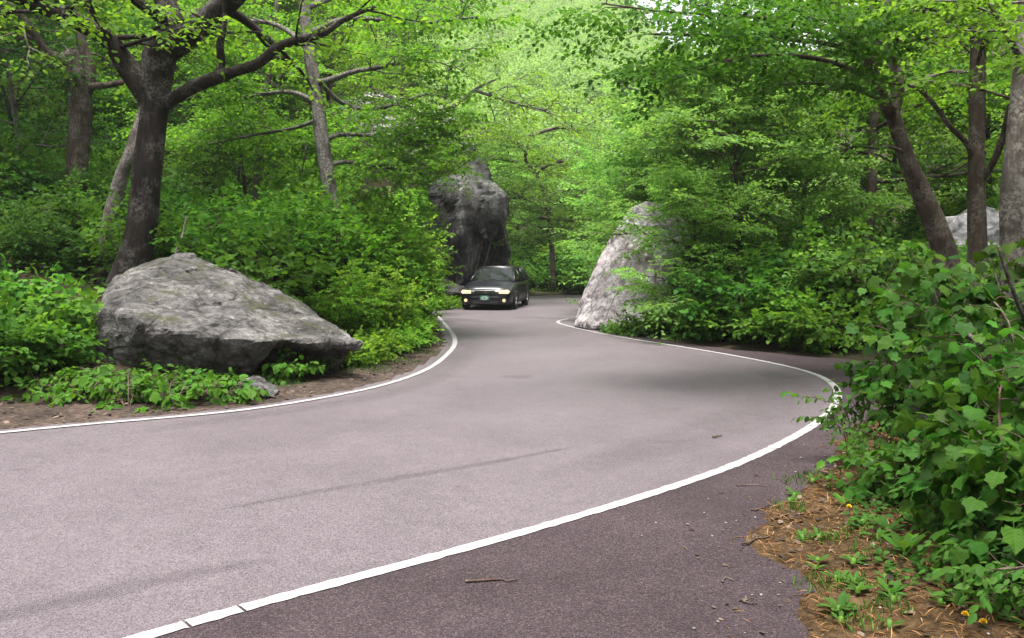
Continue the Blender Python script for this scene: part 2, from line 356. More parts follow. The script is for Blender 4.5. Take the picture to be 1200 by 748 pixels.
def island_mat(name, stops, rough=.9):
    m, t, b, out = new_mat(name); g = nd(t, 'ShaderNodeNewGeometry')
    t.links.new(ramp(t, stops, g.outputs['Random Per Island']).outputs[0], b.inputs['Base Color']); b.inputs['Roughness'].default_value = rough
    b.inputs['Specular IOR Level'].default_value = .2; return m
M['needles'] = island_mat('dry_needles', [(0, (.06, .028, .010)), (.5, (.185, .09, .034)), (1, (.34, .20, .085))])
M['brown_leaves'] = island_mat('dry_leaves', [(0, (.025, .017, .013)), (.5, (.07, .048, .036)), (1, (.16, .118, .09))])
M['gravel'] = island_mat('pale_pebble', [(0, (.10, .092, .088)), (1, (.26, .25, .24))])
M['twig'] = bark_mat('twig_bark', (.05, .03, .024), (.13, .085, .068), (.2, .17, .14), .1)
M['grass'] = leaf_mat('grass_blade', (.05, .12, .02), (.08, .18, .03), (.13, .24, .05), trans=.3)

def plain(name, col, rough=.5, metal=0, spec=.5, coat=0, emit=None, es=0):
    m, t, b, out = new_mat(name); b.inputs['Base Color'].default_value = (*col, 1); b.inputs['Roughness'].default_value = rough
    b.inputs['Metallic'].default_value = metal; b.inputs['Specular IOR Level'].default_value = spec; b.inputs['Coat Weight'].default_value = coat; b.inputs['Coat Roughness'].default_value = .04
    n = noise(t, coords(t), 9, 3); rr = nd(t, 'ShaderNodeMapRange'); rr.inputs['To Min'].default_value = max(.02, rough-.06); rr.inputs['To Max'].default_value = min(1, rough+.1)
    t.links.new(n, rr.inputs[0]); t.links.new(rr.outputs[0], b.inputs['Roughness'])
    if emit: b.inputs['Emission Color'].default_value = (*emit, 1); b.inputs['Emission Strength'].default_value = es
    return m
M['car_paint'] = plain('black_car_paint', (.005, .0045, .009), .3, .0, .35, .25)
M['car_trim'] = plain('black_plastic', (.012, .012, .013), .6)
M['chrome'] = plain('dull_chrome', (.55, .56, .58), .22, 1.0)
M['alloy'] = plain('wheel_alloy', (.45, .45, .46), .35, .9)
M['tyre'] = plain('tyre_rubber', (.016, .015, .015), .85, 0, .2)
M['seat'] = plain('grey_seat_cloth', (.06, .06, .065), .9)
M['lamp_on'] = plain('lit_headlamp', (.5, .38, .24), .15, 0, .5, 0, (1.0, .66, .33), .22)
M['fog_on'] = plain('lit_fog_lamp', (.5, .36, .2), .15, 0, .5, 0, (1.0, .62, .30), .28)
M['plate'] = plain('green_plate', (.012, .09, .055), .45)
M['plate_mark'] = plain('white_plate_paint', (.4, .45, .42), .5)
M['amber'] = plain('amber_lens', (.5, .18, .02), .2)
m, t, b, out = new_mat('tinted_glass'); gl = nd(t, 'ShaderNodeBsdfGlossy'); gl.inputs['Roughness'].default_value = .07
tr = nd(t, 'ShaderNodeBsdfTransparent'); tr.inputs[0].default_value = (.34, .38, .36, 1); fr = nd(t, 'ShaderNodeFresnel'); fr.inputs[0].default_value = 1.3
fm = nd(t, 'ShaderNodeMapRange'); fm.inputs['To Min'].default_value = .055; fm.inputs['To Max'].default_value = .7; t.links.new(fr.outputs[0], fm.inputs[0])
mx = nd(t, 'ShaderNodeMixShader'); t.links.new(fm.outputs[0], mx.inputs[0]); t.links.new(tr.outputs[0], mx.inputs[1]); t.links.new(gl.outputs[0], mx.inputs[2]); t.links.new(mx.outputs[0], out.inputs[0]); M['glass'] = m
M['petal'] = plain('yellow_petal', (.8, .52, .02), .6)

# ------------------------------------------------------------------ road layout (ground points from the photograph)
LEFT_LINE_PX = [(0, 508), (100, 498), (200, 490), (300, 480), (400, 463), (450, 452), (500, 434), (524, 416), (533, 404), (531, 393), (521, 380), (511, 368), (506, 362)]
RIGHT_LINE_PX = [(165, 748), (300, 708), (400, 683), (500, 657), (600, 629), (700, 600), (800, 568), (860, 548), (905, 526), (943, 507), (968, 489), (982, 472), (983, 458), (973, 447), (955, 438),
                 (920, 429), (880, 421), (830, 412), (780, 404), (730, 396), (690, 388.5), (664, 382), (654, 378.5), (656, 376), (666, 374)]
left_line = np.array([(-26, -9), (-17, -2.2), (-10.5, 3.8)] + [tuple(G(*p)) for p in LEFT_LINE_PX])
right_line = np.array([(-10, -5), (-5.6, -0.6), (-3.2, 1.9)] + [tuple(G(*p)) for p in RIGHT_LINE_PX])
def soften(p, step=.12, sig=.42):
    q_ = resample(p, step); k_ = int(3*sig/step); g_ = np.exp(-.5*(np.arange(-k_, k_+1)*step/sig)**2); g_ /= g_.sum()
    e_ = np.vstack([2*q_[0]-q_[1:k_+1][::-1], q_, 2*q_[-1]-q_[-k_-1:-1][::-1]]); return np.stack([np.convolve(e_[:, i_], g_, 'valid') for i_ in range(2)], 1)
left_s, right_s = soften(catmull(left_line, 8)), catmull(right_line, 8)
right_s = np.vstack([soften(right_s[:-24], .12, .55), soften(right_s[-25:], .08, .12)])
def offset(p, d):
    T = norm(np.gradient(p, axis=0)); return p + np.stack([-T[:, 1], T[:, 0]], 1)*d
left_edge = np.vstack([offset(left_s, .22), [(-2.75, 29.5), (-2.2, 33), (-.6, 36.6), (2, 39), (6, 40), (14, 40), (30, 42)]])
inner = np.vstack([right_s, [(2.6, 25.2), (4.5, 27.4), (8, 29.5), (14, 31), (30, 33)]])
EDGE_PX = [(940, 760), (933, 735), (952, 705), (945, 685), (905, 660), (884, 638), (893, 612), (915, 588), (950, 566), (975, 540), (1000, 505), (1060, 475), (1110, 455), (1120, 440), (1060, 428),
           (1000, 422), (950, 418.5), (900, 413.5), (850, 409), (800, 402), (750, 394.5), (712, 388.5)]
right_edge = catmull(np.array([(-3, -9), (.1, -3), (.8, 1.0), (1.2, 3.0)] + [tuple(G(*p)) for p in EDGE_PX] + [(2.1, 19.4), (1.75, 20.9), (1.7, 22.6), (2.3, 24.0), (4.8, 26.4), (8.3, 28.6), (14, 30), (30, 32)]), 8)
rr_ = np.random.default_rng(3)
jit = resample(right_edge, .09); nrm = offset(jit, 1) - jit
wob = np.array([mnoise.noise(Vector((x*2.2, y*2.2, 3)))*.10 + mnoise.noise(Vector((x*8, y*8, 1)))*.05 for x, y in jit])
right_edge = jit + nrm*wob[:, None]
jl = resample(left_edge, .12); nl = offset(jl, 1)-jl
wl_ = np.array([mnoise.noise(Vector((x*2.5, y*2.5, 7)))*.07 + mnoise.noise(Vector((x*9, y*9, 1)))*.03 for x, y in jl]); left_edge = jl + nl*wl_[:, None]
road_poly = np.vstack([left_edge, right_edge[::-1]])

def seg_dist(X, Y, poly):
    """distance of points to an open polyline"""
    a, b_ = poly[:-1], poly[1:]; d = b_-a; L2 = (d**2).sum(1)+1e-12; best = np.full(X.shape, 1e9)
    for i in range(len(a)):
        t_ = np.clip(((X-a[i, 0])*d[i, 0]+(Y-a[i, 1])*d[i, 1])/L2[i], 0, 1)
        best = np.minimum(best, (X-a[i, 0]-t_*d[i, 0])**2 + (Y-a[i, 1]-t_*d[i, 1])**2)
    return np.sqrt(best)
def in_poly(X, Y, poly):
    ins = np.zeros(X.shape, bool); n = len(poly); j = n-1
    for i in range(n):
        xi, yi = poly[i]; xj, yj = poly[j]
        c_ = ((yi > Y) != (yj > Y)); 
        if c_.any(): ins ^= c_ & (X < (xj-xi)*(Y-yi)/((yj-yi) if yj != yi else 1e-9)+xi)
        j = i
    return ins
le_c, re_c = resample(left_edge, .5), resample(right_edge, .5); rp_c = np.vstack([le_c, re_c[::-1]])
def sstep(x, a, b_): t_ = np.clip((x-a)/(b_-a), 0, 1); return t_*t_*(3-2*t_)
def height(X, Y):
    X = np.asarray(X, float); Y = np.asarray(Y, float)
    dl, dr = seg_dist(X, Y, le_c), seg_dist(X, Y, re_c); ins = in_poly(X, Y, rp_c)
    r = np.hypot(X, Y); az = np.arctan2(X, np.maximum(Y, .1))
    centre = sstep(az, -.12, -.01)*(1-.0*az)*sstep(Y, 15, 36)
    sl = 1-.72*centre
    hl = sl*(.27*np.maximum(0, dl-1.2) + .22*np.maximum(0, dl-8)) + .03
    hr = .05*np.minimum(dr, 6) + .26*np.maximum(0, dr-4) + .02
    wl = sstep(dr-dl, -3, 3); h = hl*wl + hr*(1-wl)
    h = np.where(ins, -.06, np.minimum(h, 60)*1.0)
    edge = np.minimum(dl, dr); h = np.where(~ins, -.03 + (h+.03)*np.clip(edge/.5, 0, 1), h)
    # the far valley side, highest ahead and to the left, dipping to the right
    e = .31 - .12*sstep(az, .07, .22) + .16*sstep(az, .3, .6) + .1*sstep(-az, .02, .3)
    far = np.maximum(0, r-62)*e*1.32
    far = np.where(Y > -20, far, 0); far = np.minimum(far, 130)
    h = np.where(ins, h, np.maximum(h*(1-sstep(r, 60, 120)*.5), far))
    lump = np.array([mnoise.noise(Vector((x*.35, y*.35, 0)))*.22 + mnoise.noise(Vector((x*1.1, y*1.1, 5)))*.07 for x, y in zip(X.ravel(), Y.ravel())]).reshape(X.shape)
    return h + lump*np.clip((edge-.8)/2.5, 0, 1)*(~ins)
def H(x, y): return float(height(np.array([x]), np.array([y]))[0])

# ground sheet: fine near the road, stretching to the horizon
def axis(lo, hi, n, c0, k):
    u = np.linspace(math.asinh((lo-c0)/k), math.asinh((hi-c0)/k), n); return c0 + k*np.sinh(u)
gx, gy = axis(-420, 420, 230, 0, 9), axis(-160, 620, 250, 12, 10)
XX, YY = np.meshgrid(gx, gy); ZZ = height(XX, YY)
nx_, ny_ = len(gx), len(gy); idx = np.arange(nx_*ny_).reshape(ny_, nx_)
q = np.stack([idx[:-1, :-1], idx[:-1, 1:], idx[1:, 1:], idx[1:, :-1]], -1).reshape(-1)
go = link_obj('ground', build('ground', np.stack([XX, YY, ZZ], -1).reshape(-1, 3), q, np.full(len(q)//4, 4), True), None, M['soil'])
tag(go, 'dark forest floor sloping up from both sides of the road', None, None, 'structure')

def sheet(name, poly, z, mat, label):
    tri = tessellate_polygon([[Vector((x, y, 0)) for x, y in poly]])
    V = [(x, y, z) for x, y in poly]
    me = bpy.data.meshes.new(name); me.from_pydata(V, [], [t_ if Vector(np.cross(np.subtract(V[t_[1]], V[t_[0]]), np.subtract(V[t_[2]], V[t_[0]]))).z > 0 else t_[::-1] for t_ in tri])
    me.update(); o = link_obj(name, me, None, mat); return tag(o, label, None, None, 'structure')
sheet('road', np.vstack([left_edge, right_edge[::-1]]), 0.0, M['asphalt'], 'worn pinkish grey two lane road winding between boulders')
rl = resample(right_s, .12)
cut = int(np.argmin(np.linalg.norm(rl - G(730, 396), axis=1)))
shl = rl[:cut]; rec = right_edge[:int(np.argmin(np.linalg.norm(right_edge - G(735, 392.3), axis=1)))]
sheet('paved_shoulder', np.vstack([offset(shl, 0.0), rec[::-1]]), .004, M['asphalt_dark'], 'dark asphalt strip outside the right edge line')
def ribbon_old(name, pts, wd, z, mat, label, kind, breaks=(), t0=0, wob=.004, parent=None):
    p = resample(pts, .06); T = norm(np.gradient(p, axis=0)); N = np.stack([-T[:, 1], T[:, 0]], 1); V = []; F = []
    rng = np.random.default_rng(len(p))
    wv = wd if np.ndim(wd) else np.full(len(p), wd)
    if len(wv) != len(p): wv = np.interp(np.linspace(0, 1, len(p)), np.linspace(0, 1, len(wv)), wv)
    a = p+N*(wv/2+rng.normal(0, wob, len(p)))[:, None]; b_ = p-N*(wv/2+rng.normal(0, wob, len(p)))[:, None]
    for i in range(len(p)): V += [(a[i][0], a[i][1], z), (b_[i][0], b_[i][1], z)]
    bad = set(int(np.argmin(np.linalg.norm(p-np.asarray(q_), axis=1))) for q_ in breaks)
    for i in range(len(p)-1):
        if i not in bad: F.append((2*i, 2*i+1, 2*i+3, 2*i+2))
    me = bpy.data.meshes.new(name); me.from_pydata(V, [], F); me.update(); o = link_obj(name, me, parent, mat)
    return tag(o, label, None, None, kind)
def ribbon(name, pts, wd, z, mat, label, kind, breaks=(), wob=.007):
    p = resample(pts, .05); rng = np.random.default_rng(len(p)); P_ = [p[0]]; cutat = set()
    bad = set(int(np.argmin(np.linalg.norm(p-np.asarray(q_), axis=1))) for q_ in breaks)
    for i_ in range(1, len(p)):
        if i_ in bad:
            u_ = p[i_]-p[i_-1]; P_.append(p[i_-1]+u_*.36); cutat.add(len(P_)-1); P_.append(p[i_-1]+u_*.64)
        P_.append(p[i_])
    p = np.array(P_); T = norm(np.gradient(p, axis=0)); N = np.stack([-T[:, 1], T[:, 0]], 1); n_ = len(p)
    wv = np.full(n_, wd) + rng.normal(0, wob, n_)
    V = []; F = []
    for i_ in range(n_):
        for s_ in (1, -1): V.append((*(p[i_]+s_*N[i_]*wv[i_]/2), z))
    for i_ in range(n_-1):
        if i_ not in cutat: F.append((2*i_, 2*i_+1, 2*i_+3, 2*i_+2))
    me = bpy.data.meshes.new(name); me.from_pydata(V, [], F); me.update(); return tag(link_obj(name, me, None, mat), label, None, None, kind)
def stain(name, pts, wd, z, mat, label):
    """a soft-edged stain: strip of five rows whose 'fade' attribute falls to nothing at the rim"""
    p = resample(pts, .08); T = norm(np.gradient(p, axis=0)); N = np.stack([-T[:, 1], T[:, 0]], 1); n_ = len(p); tt = np.linspace(0, 1, n_)
    wv = np.interp(tt, np.linspace(0, 1, len(wd)), wd) if np.ndim(wd) else np.full(n_, wd); V = []; F = []; A = []; us = (-1, -.6, -.25, .25, .6, 1)
    for i_ in range(n_):
        en = min(1, tt[i_]/.12, (1-tt[i_])/.12)
        for u_ in us: V.append((*(p[i_]+N[i_]*u_*wv[i_]/2), z)); A.append(max(0, (1-abs(u_)**1.6))*en)
    k_ = len(us)
    for i_ in range(n_-1):
        for j_ in range(k_-1): F.append((i_*k_+j_, (i_+1)*k_+j_, (i_+1)*k_+j_+1, i_*k_+j_+1))
    me = bpy.data.meshes.new(name); me.from_pydata(V, [], F); me.update(); at = me.attributes.new('fade', 'FLOAT', 'POINT'); at.data.foreach_set('value', np.array(A, np.float32))
    return tag(link_obj(name, me, None, mat), label, None, None, 'structure')
ribbon('edge_line', left_s, .088, .009, M['paint'], 'white painted line along the left edge of the road', 'structure')
ribbon('edge_line', right_s, .09, .009, M['paint'], 'white painted line sweeping round the right bend of the road', 'structure', [G(905, 526), G(292, 711), G(222, 731)])
# dark tyre streaks worn into the lane
streaks = [([(-120, 745), (0, 722), (110, 697), (230, 672), (330, 655)], .16), ([(230, 603), (330, 584), (450, 563), (560, 545), (680, 523)], .10), ([(0, 553), (20, 551), (40, 549)], .05)]
def stain_mat(name, a, c_, amt):
    m, t, b, out = new_mat(name); v = coords(t)
    t.links.new(ramp(t, [(.3, a), (.7, c_)], noise(t, v, 20, 5)).outputs[0], b.inputs['Base Color']); b.inputs['Roughness'].default_value = .75
    at = nd(t, 'ShaderNodeAttribute'); at.attribute_name = 'fade'; tr = nd(t, 'ShaderNodeBsdfTransparent'); mx = nd(t, 'ShaderNodeMixShader')
    n2 = ramp(t, [(.3, (.3, .3, .3)), (.7, (1, 1, 1))], noise(t, v, 6, 6, .7)); mu = nd(t, 'ShaderNodeMath', operation='MULTIPLY'); t.links.new(at.outputs['Fac'], mu.inputs[0]); t.links.new(n2.outputs[0], mu.inputs[1])
    m2 = nd(t, 'ShaderNodeMath', operation='MULTIPLY'); t.links.new(mu.outputs[0], m2.inputs[0]); m2.inputs[1].default_value = amt
    t.links.new(m2.outputs[0], mx.inputs[0]); t.links.new(tr.outputs[0], mx.inputs[1]); t.links.new(b.outputs[0], mx.inputs[2]); t.links.new(mx.outputs[0], out.inputs[0]); return m
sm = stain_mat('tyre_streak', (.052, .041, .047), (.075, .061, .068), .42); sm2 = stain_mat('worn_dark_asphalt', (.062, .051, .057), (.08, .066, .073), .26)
for px, wd in streaks:
    p = catmull(np.array([tuple(G(*q_)) for q_ in px]), 10); n_ = len(p)
    stain('tyre_streak', p, wd*1.6*np.sin(np.linspace(.3, math.pi-.3, 9)), .004, sm, 'faint dark streak worn into the asphalt lane')
for lst, wd, lab in [([(585, 441), (606, 442), (627, 440.5)], [.25, .5, .25], 'small dark patch in the middle of the far lane'),
        ([(640, 560), (780, 520), (900, 478), (930, 450), (880, 430)], [.4, .9, 1.1, .9, .4], 'darker worn asphalt inside the right bend'), ([(120, 512), (300, 487), (420, 468), (500, 446), (535, 420), (545, 404), (540, 390)], [.3, .5, .6, .7, .8, .8, .5], 'darker worn band along the left line'),
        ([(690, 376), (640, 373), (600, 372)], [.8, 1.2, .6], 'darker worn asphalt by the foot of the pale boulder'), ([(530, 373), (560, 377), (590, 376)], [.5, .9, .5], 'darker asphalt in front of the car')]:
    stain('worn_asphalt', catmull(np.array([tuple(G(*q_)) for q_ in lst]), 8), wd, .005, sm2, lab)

# verges: litter sheets that follow the ground
def verge_z(X, Y):
    dd = np.minimum(seg_dist(X, Y, re_c), seg_dist(X, Y, le_c)); ins = in_poly(X, Y, road_poly)
    nz = np.array([abs(mnoise.noise(Vector((x*5, y*5, 9)))) + .4*abs(mnoise.noise(Vector((x*17, y*17, 2)))) for x, y in zip(X.ravel(), Y.ravel())]).reshape(X.shape)
    return np.where(ins, -.003, np.maximum(height(X, Y), 0) + .010 + .022*nz*np.clip(dd/.2, 0, 1))
def draped(name, poly, step, dz, mat, label, amp=.02):
    lo, hi = poly.min(0), poly.max(0); xs = np.arange(lo[0], hi[0]+step, step); ys = np.arange(lo[1], hi[1]+step, step)
    X, Y = np.meshgrid(xs, ys); ins = in_poly(X, Y, poly) 
    Z = verge_z(X, Y)
    keep = ins[:-1, :-1] & ins[1:, 1:] & ins[:-1, 1:] & ins[1:, :-1]; id_ = np.arange(X.size).reshape(X.shape)
    q_ = np.stack([id_[:-1, :-1], id_[:-1, 1:], id_[1:, 1:], id_[1:, :-1]], -1)[keep].reshape(-1)
    o = link_obj(name, build(name, np.stack([X, Y, Z], -1).reshape(-1, 3), q_, np.full(len(q_)//4, 4), True), None, mat); return tag(o, label, None, None, 'structure')
near = right_edge[(right_edge[:, 1] > 0) & (right_edge[:, 1] < 9.5) & (np.arange(len(right_edge)) < len(right_edge)*.55)]
draped('needle_verge', np.vstack([offset(near, .18), near[::-1]+np.array([2.6, -.2])]), .045, .018, M['verge_tan'], 'tan bank of dry needles and dead leaves beside the dark asphalt')
lv = left_edge[(left_edge[:, 1] > 2) & (left_edge[:, 1] < 30)]
draped('litter_verge', np.vstack([offset(lv, -.2), offset(lv, 1.7)[::-1]]), .09, .018, M['verge_brown'], 'brown strip of earth and leaf litter along the left line')

# ------------------------------------------------------------------ rocks
DG = bpy.context.evaluated_depsgraph_get
def rock(name, hulls, voxel, amp, scale, mat, label, cat, seed=0, strata=(0, 0, 0), group=None, detail=.35):
    me = bpy.data.meshes.new(name); bm = bmesh.new()
    for pts in hulls:
        vs = [bm.verts.new(tuple(p)) for p in pts]
        r = bmesh.ops.convex_hull(bm, input=vs)
        bmesh.ops.delete(bm, geom=[g for g in set(r['geom_interior']+r['geom_unused']) if isinstance(g, bmesh.types.BMVert) and g.is_valid], context='VERTS')
    bmesh.ops.recalc_face_normals(bm, faces=bm.faces[:]); bm.to_mesh(me); bm.free()
    o = bpy.data.objects.new(name, me); C.objects.link(o)
    md = o.modifiers.new('r', 'REMESH'); md.mode = 'VOXEL'; md.voxel_size = voxel
    m2 = bpy.data.meshes.new_from_object(o.evaluated_get(bpy.context.evaluated_depsgraph_get()))
    o.modifiers.clear(); o.data = m2; m2.name = name
    n = len(m2.vertices); co = np.zeros(n*3, np.float32); m2.vertices.foreach_get('co', co); co = co.reshape(-1, 3)
    nr = np.zeros(n*3, np.float32); m2.vertices.foreach_get('normal', nr); nr = nr.reshape(-1, 3)
    sx, sy, sz = strata if any(strata) else (1, 1, 1); d = np.zeros(n)
    for i in range(n):
        x, y, z = co[i]; p = Vector((x*scale*sx+seed, y*scale*sy, z*scale*sz))
        a = mnoise.fractal(p, .9, 2.1, 5); r_ = 1-abs(mnoise.noise(p*1.7+Vector((7, 3, 1))))*2
        pv_ = p*1.5 + mnoise.noise_vector(p*2.0)*.25; dv_, pt_ = mnoise.voronoi(pv_); tl_ = mnoise.noise_vector(pt_[0]*7.3)
        f_ = (pv_-pt_[0]).dot(tl_)*2.2; ck_ = math.exp(-(dv_[1]-dv_[0])/.07)
        d[i] = amp*(a*.6 + r_*.3 + f_ - .5*ck_) + amp*detail*mnoise.fractal(p*6, .8, 2.2, 3)
    co += nr*d[:, None]; m2.vertices.foreach_set('co', co.ravel()); m2.update()
    m2.polygons.foreach_set('use_smooth', np.zeros(len(m2.polygons), bool))
    m2.materials.clear(); m2.materials.append(mat); m2.update()
    return tag(o, label, cat, group)
def PP(lst): return [P(*q_) for q_ in lst]
rock('boulder', [
    PP([(122, 447, 10.95), (200, 452, 10.8), (285, 448, 10.95), (300, 422, 11.0), (106, 410, 10.75), (110, 374, 10.8), (130, 358, 10.7), (138, 357, 10.6), (200, 388, 10.35), (300, 399, 10.4), (326, 400, 10.65), (112, 425, 10.85),
        (134, 326, 12.0), (172, 305, 12.6), (205, 297, 12.7), (230, 298, 12.8), (300, 328, 12.8), (358, 360, 12.6), (150, 445, 13.4), (300, 440, 13.4)]),
    PP([(104, 410, 10.75), (109, 376, 10.75), (119, 360, 10.7), (150, 366, 10.35), (168, 380, 10.25), (162, 432, 10.7), (126, 446, 10.8), (134, 356, 11.5), (165, 352, 11.5), (118, 444, 11.6)]),
    PP([(318, 402, 11.4), (410, 408, 11.7), (394, 437, 11.8), (310, 444, 11.5), (318, 402, 13), (404, 405, 12.9), (392, 437, 12.9), (312, 444, 13)]),
    PP([(300, 396, 10.55), (428, 401, 11.3), (424, 413, 11.3), (330, 416, 11.6), (305, 408, 11.0), (358, 360, 12.6), (300, 330, 12.8), (404, 386, 11.9), (346, 404, 10.95), (380, 425, 12.7)])],
    .04, .045, 1.1, M['rock'], 'large grey slab-topped boulder with mossy crest beside the left line', 'boulder', 4)
rock('flat_rock', [PP([(282, 470, 9.75), (322, 466, 9.8), (330, 455, 10.2), (300, 440, 10.5), (272, 452, 10.2), (300, 452, 9.7), (290, 480, 10.2), (320, 475, 10.4)])], .03, .03, 3, M['rock'],
     'low flat grey rock on the verge below the slab-topped boulder', 'rock', 9)
rock('boulder', [
    PP([(676, 384, 20.0), (700, 387, 19.4), (742, 391, 18.9), (800, 394, 18.8), (674, 374, 20.3), (688, 336, 20.5), (702, 302, 20.6), (728, 264, 20.8), (738, 246, 20.9), (757, 236, 21.0), (795, 246, 21.4),
        (815, 300, 20.2), (772, 300, 19.4), (738, 296, 19.9), (690, 382, 24), (830, 386, 24), (825, 262, 24), (752, 240, 23)]),
    PP([(671, 384, 20.2), (690, 384, 19.7), (712, 386, 19.8), (680, 352, 20.5), (676, 362, 20.4), (700, 360, 20.2), (690, 385, 21.5)])],
    .075, .055, .6, M['rock_pale'], 'tall pale pointed boulder with dark streaks at the inside of the far bend', 'boulder', 11, (1.3, 1.3, .45))
rock('cliff_rock', [
    PP([(500, 226, 33), (508, 214, 33.2), (545, 206, 33.4), (576, 212, 33.2), (592, 226, 32.8), (593, 256, 32.6), (580, 272, 32.8), (556, 286, 33.6), (516, 266, 33.0), (500, 240, 39), (592, 240, 39), (550, 198, 39)]),
    PP([(496, 262, 33.6), (520, 256, 32.9), (548, 252, 32.7), (562, 272, 33.2), (556, 318, 33.6), (543, 336, 33.2), (512, 340, 33.2), (494, 330, 34), (500, 334, 38), (556, 334, 38), (560, 260, 38)]),
    PP([(548, 255, 38.5), (592, 262, 38.8), (597, 335, 39), (548, 335, 39), (548, 250, 41), (592, 258, 41), (597, 335, 41)]),
    PP([(534, 205, 33.8), (542, 176, 34), (556, 170, 34), (568, 186, 33.8), (576, 206, 33.6), (545, 180, 38), (572, 205, 38)])],
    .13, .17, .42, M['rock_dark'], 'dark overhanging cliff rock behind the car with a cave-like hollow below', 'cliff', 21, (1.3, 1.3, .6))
rock('rock_ledge', [PP([(497, 340, 29.5), (520, 343, 29.0), (544, 345, 29.5), (546, 335, 30.2), (520, 326, 30.5), (500, 322, 31), (496, 345, 31.5), (545, 347, 31.5)])], .08, .10, 1.0, M['rock'],
     'low brown-grey rock ledge between the bush and the car', 'rock', 5, (.7, .7, 2))
rock('cliff', [
    PP([(395, 175, 40), (400, 120, 40.5), (450, 112, 40.5), (485, 128, 40.2), (490, 180, 40), (400, 176, 46), (400, 118, 46), (488, 126, 46), (492, 182, 46)]),
    PP([(478, 190, 39), (500, 140, 39.5), (520, 128, 39.8), (545, 150, 39.5), (560, 196, 39), (480, 190, 45), (520, 126, 45), (560, 196, 45)])],
    .22, .35, .35, M['rock_cliff'], 'pale cliff face showing in patches above the dark overhang', 'cliff', 31, (.8, .8, 1.6))
rock('pale_outcrop', [
    PP([(1090, 318, 17), (1100, 262, 17.3), (1150, 244, 17.4), (1185, 262, 17.2), (1195, 318, 17), (1090, 318, 20), (1150, 246, 20), (1195, 316, 20)])],
    .12, .16, .6, M['rock_cliff'], 'pale rock outcrop glimpsed behind the right hand trunks', 'rock', 41)
rock('mossy_rock', [PP([(62, 325, 15), (85, 308, 15.2), (112, 306, 15.3), (122, 322, 15), (100, 335, 14.6), (70, 334, 14.7), (65, 330, 17), (118, 330, 17)])], .05, .05, 1.5,
     rock_mat('moss_covered_rock', (.1, .09, .07), (.16, .15, .11), (.05, .045, .03), (.075, .062, .015), 1.2), 'low rock covered in brown moss left of the pale leaning trunk', 'rock', 51)
# ------------------------------------------------------------------ the car
def loft(stations):
    """stations: rings of equal length, each a list of points -> closed body"""
    bm = bmesh.new(); rings = [[bm.verts.new(p) for p in s] for s in stations]; k = len(rings[0])
    for a, b_ in zip(rings[:-1], rings[1:]):
        for i in range(k): bm.faces.new((a[i], a[(i+1) % k], b_[(i+1) % k], b_[i]))
    bm.faces.new(rings[0][::-1]); bm.faces.new(rings[-1]); bmesh.ops.recalc_face_normals(bm, faces=bm.faces[:]); return bm
def bm_obj(name, bm, mat, parent, smooth=False, label=None):
    me = bpy.data.meshes.new(name)
    if smooth:
        for f in bm.faces: f.smooth = True
    bm.to_mesh(me); bm.free(); o = link_obj(name, me, parent, mat); 
    if label: o['label'] = label
    return o
def box_bm(c, s, bev=.0, rot=None):
    bm = bmesh.new(); bmesh.ops.create_cube(bm, size=1); bmesh.ops.scale(bm, vec=s, verts=bm.verts)
    if bev: bmesh.ops.bevel(bm, geom=bm.edges[:], offset=bev, segments=2, affect='EDGES')
    if rot is not None: bmesh.ops.rotate(bm, cent=(0, 0, 0), matrix=rot, verts=bm.verts)
    bmesh.ops.translate(bm, vec=c, verts=bm.verts); return bm
def cyl_bm(c, r, depth, axis='X', seg=24, r2=None):
    bm = bmesh.new(); bmesh.ops.create_cone(bm, cap_ends=True, segments=seg, radius1=r, radius2=r if r2 is None else r2, depth=depth)
    bmesh.ops.rotate(bm, cent=(0, 0, 0), matrix=Matrix.Rotation(math.pi/2, 3, {'X': 'Y', 'Y': 'X', 'Z': 'Z'}[axis]), verts=bm.verts) if axis != 'Z' else None
    bmesh.ops.translate(bm, vec=c, verts=bm.verts); return bm
def merge(*bms):
    out_ = bmesh.new()
    for b_ in bms:
        me = bpy.data.meshes.new('tmp'); b_.to_mesh(me); b_.free(); out_.from_mesh(me); bpy.data.meshes.remove(me)
    return out_
def panel_bm(pts, th):
    """flat polygon with thickness th along its normal"""
    bm = bmesh.new(); vs = [bm.verts.new(p) for p in pts]; f = bm.faces.new(vs); f.normal_update()
    r = bmesh.ops.extrude_face_region(bm, geom=[f]); n_ = f.normal*th
    bmesh.ops.translate(bm, vec=-n_, verts=[g for g in r['geom'] if isinstance(g, bmesh.types.BMVert)])
    bmesh.ops.recalc_face_normals(bm, faces=bm.faces[:]); return bm
CAR_RZ = math.radians(-9.0)
cx_, cy_ = -0.52, 29.35
car = empty('station_wagon', (cx_, cy_, .0), 'black station wagon coming round the bend with headlights and fog lamps lit', 'car', None, CAR_RZ)
def ring(y, w_, zb, zt, crown=.02):
    h = zt-zb
    half = [(0, zb), (w_*.86, zb), (w_*.965, zb+.07), (w_*1.0, zb+h*.45), (w_*1.0, zb+h*.62), (w_*.975, zt-.085), (w_*.91, zt-.022), (w_*.62, zt+crown*.5), (0, zt+crown)]
    return [(x, y, z) for x, z in half] + [(-x, y, z) for x, z in half[-2:0:-1]]
ST = [(-2.21, .60, .24, .56), (-2.17, .72, .19, .62), (-2.06, .80, .17, .68), (-1.85, .845, .17, .735), (-1.45, .862, .17, .80), (-1.05, .868, .17, .865), (-.82, .87, .17, .90), (0, .872, .17, .915), (1.0, .87, .17, .93), (1.7, .86, .18, .94),
      (2.0, .84, .22, .935), (2.14, .80, .30, .91), (2.18, .74, .40, .86)]
body_bm = loft([ring(*s) for s in ST])
bo = bm_obj('body', body_bm, [M['car_paint']], car, True)
wells = []
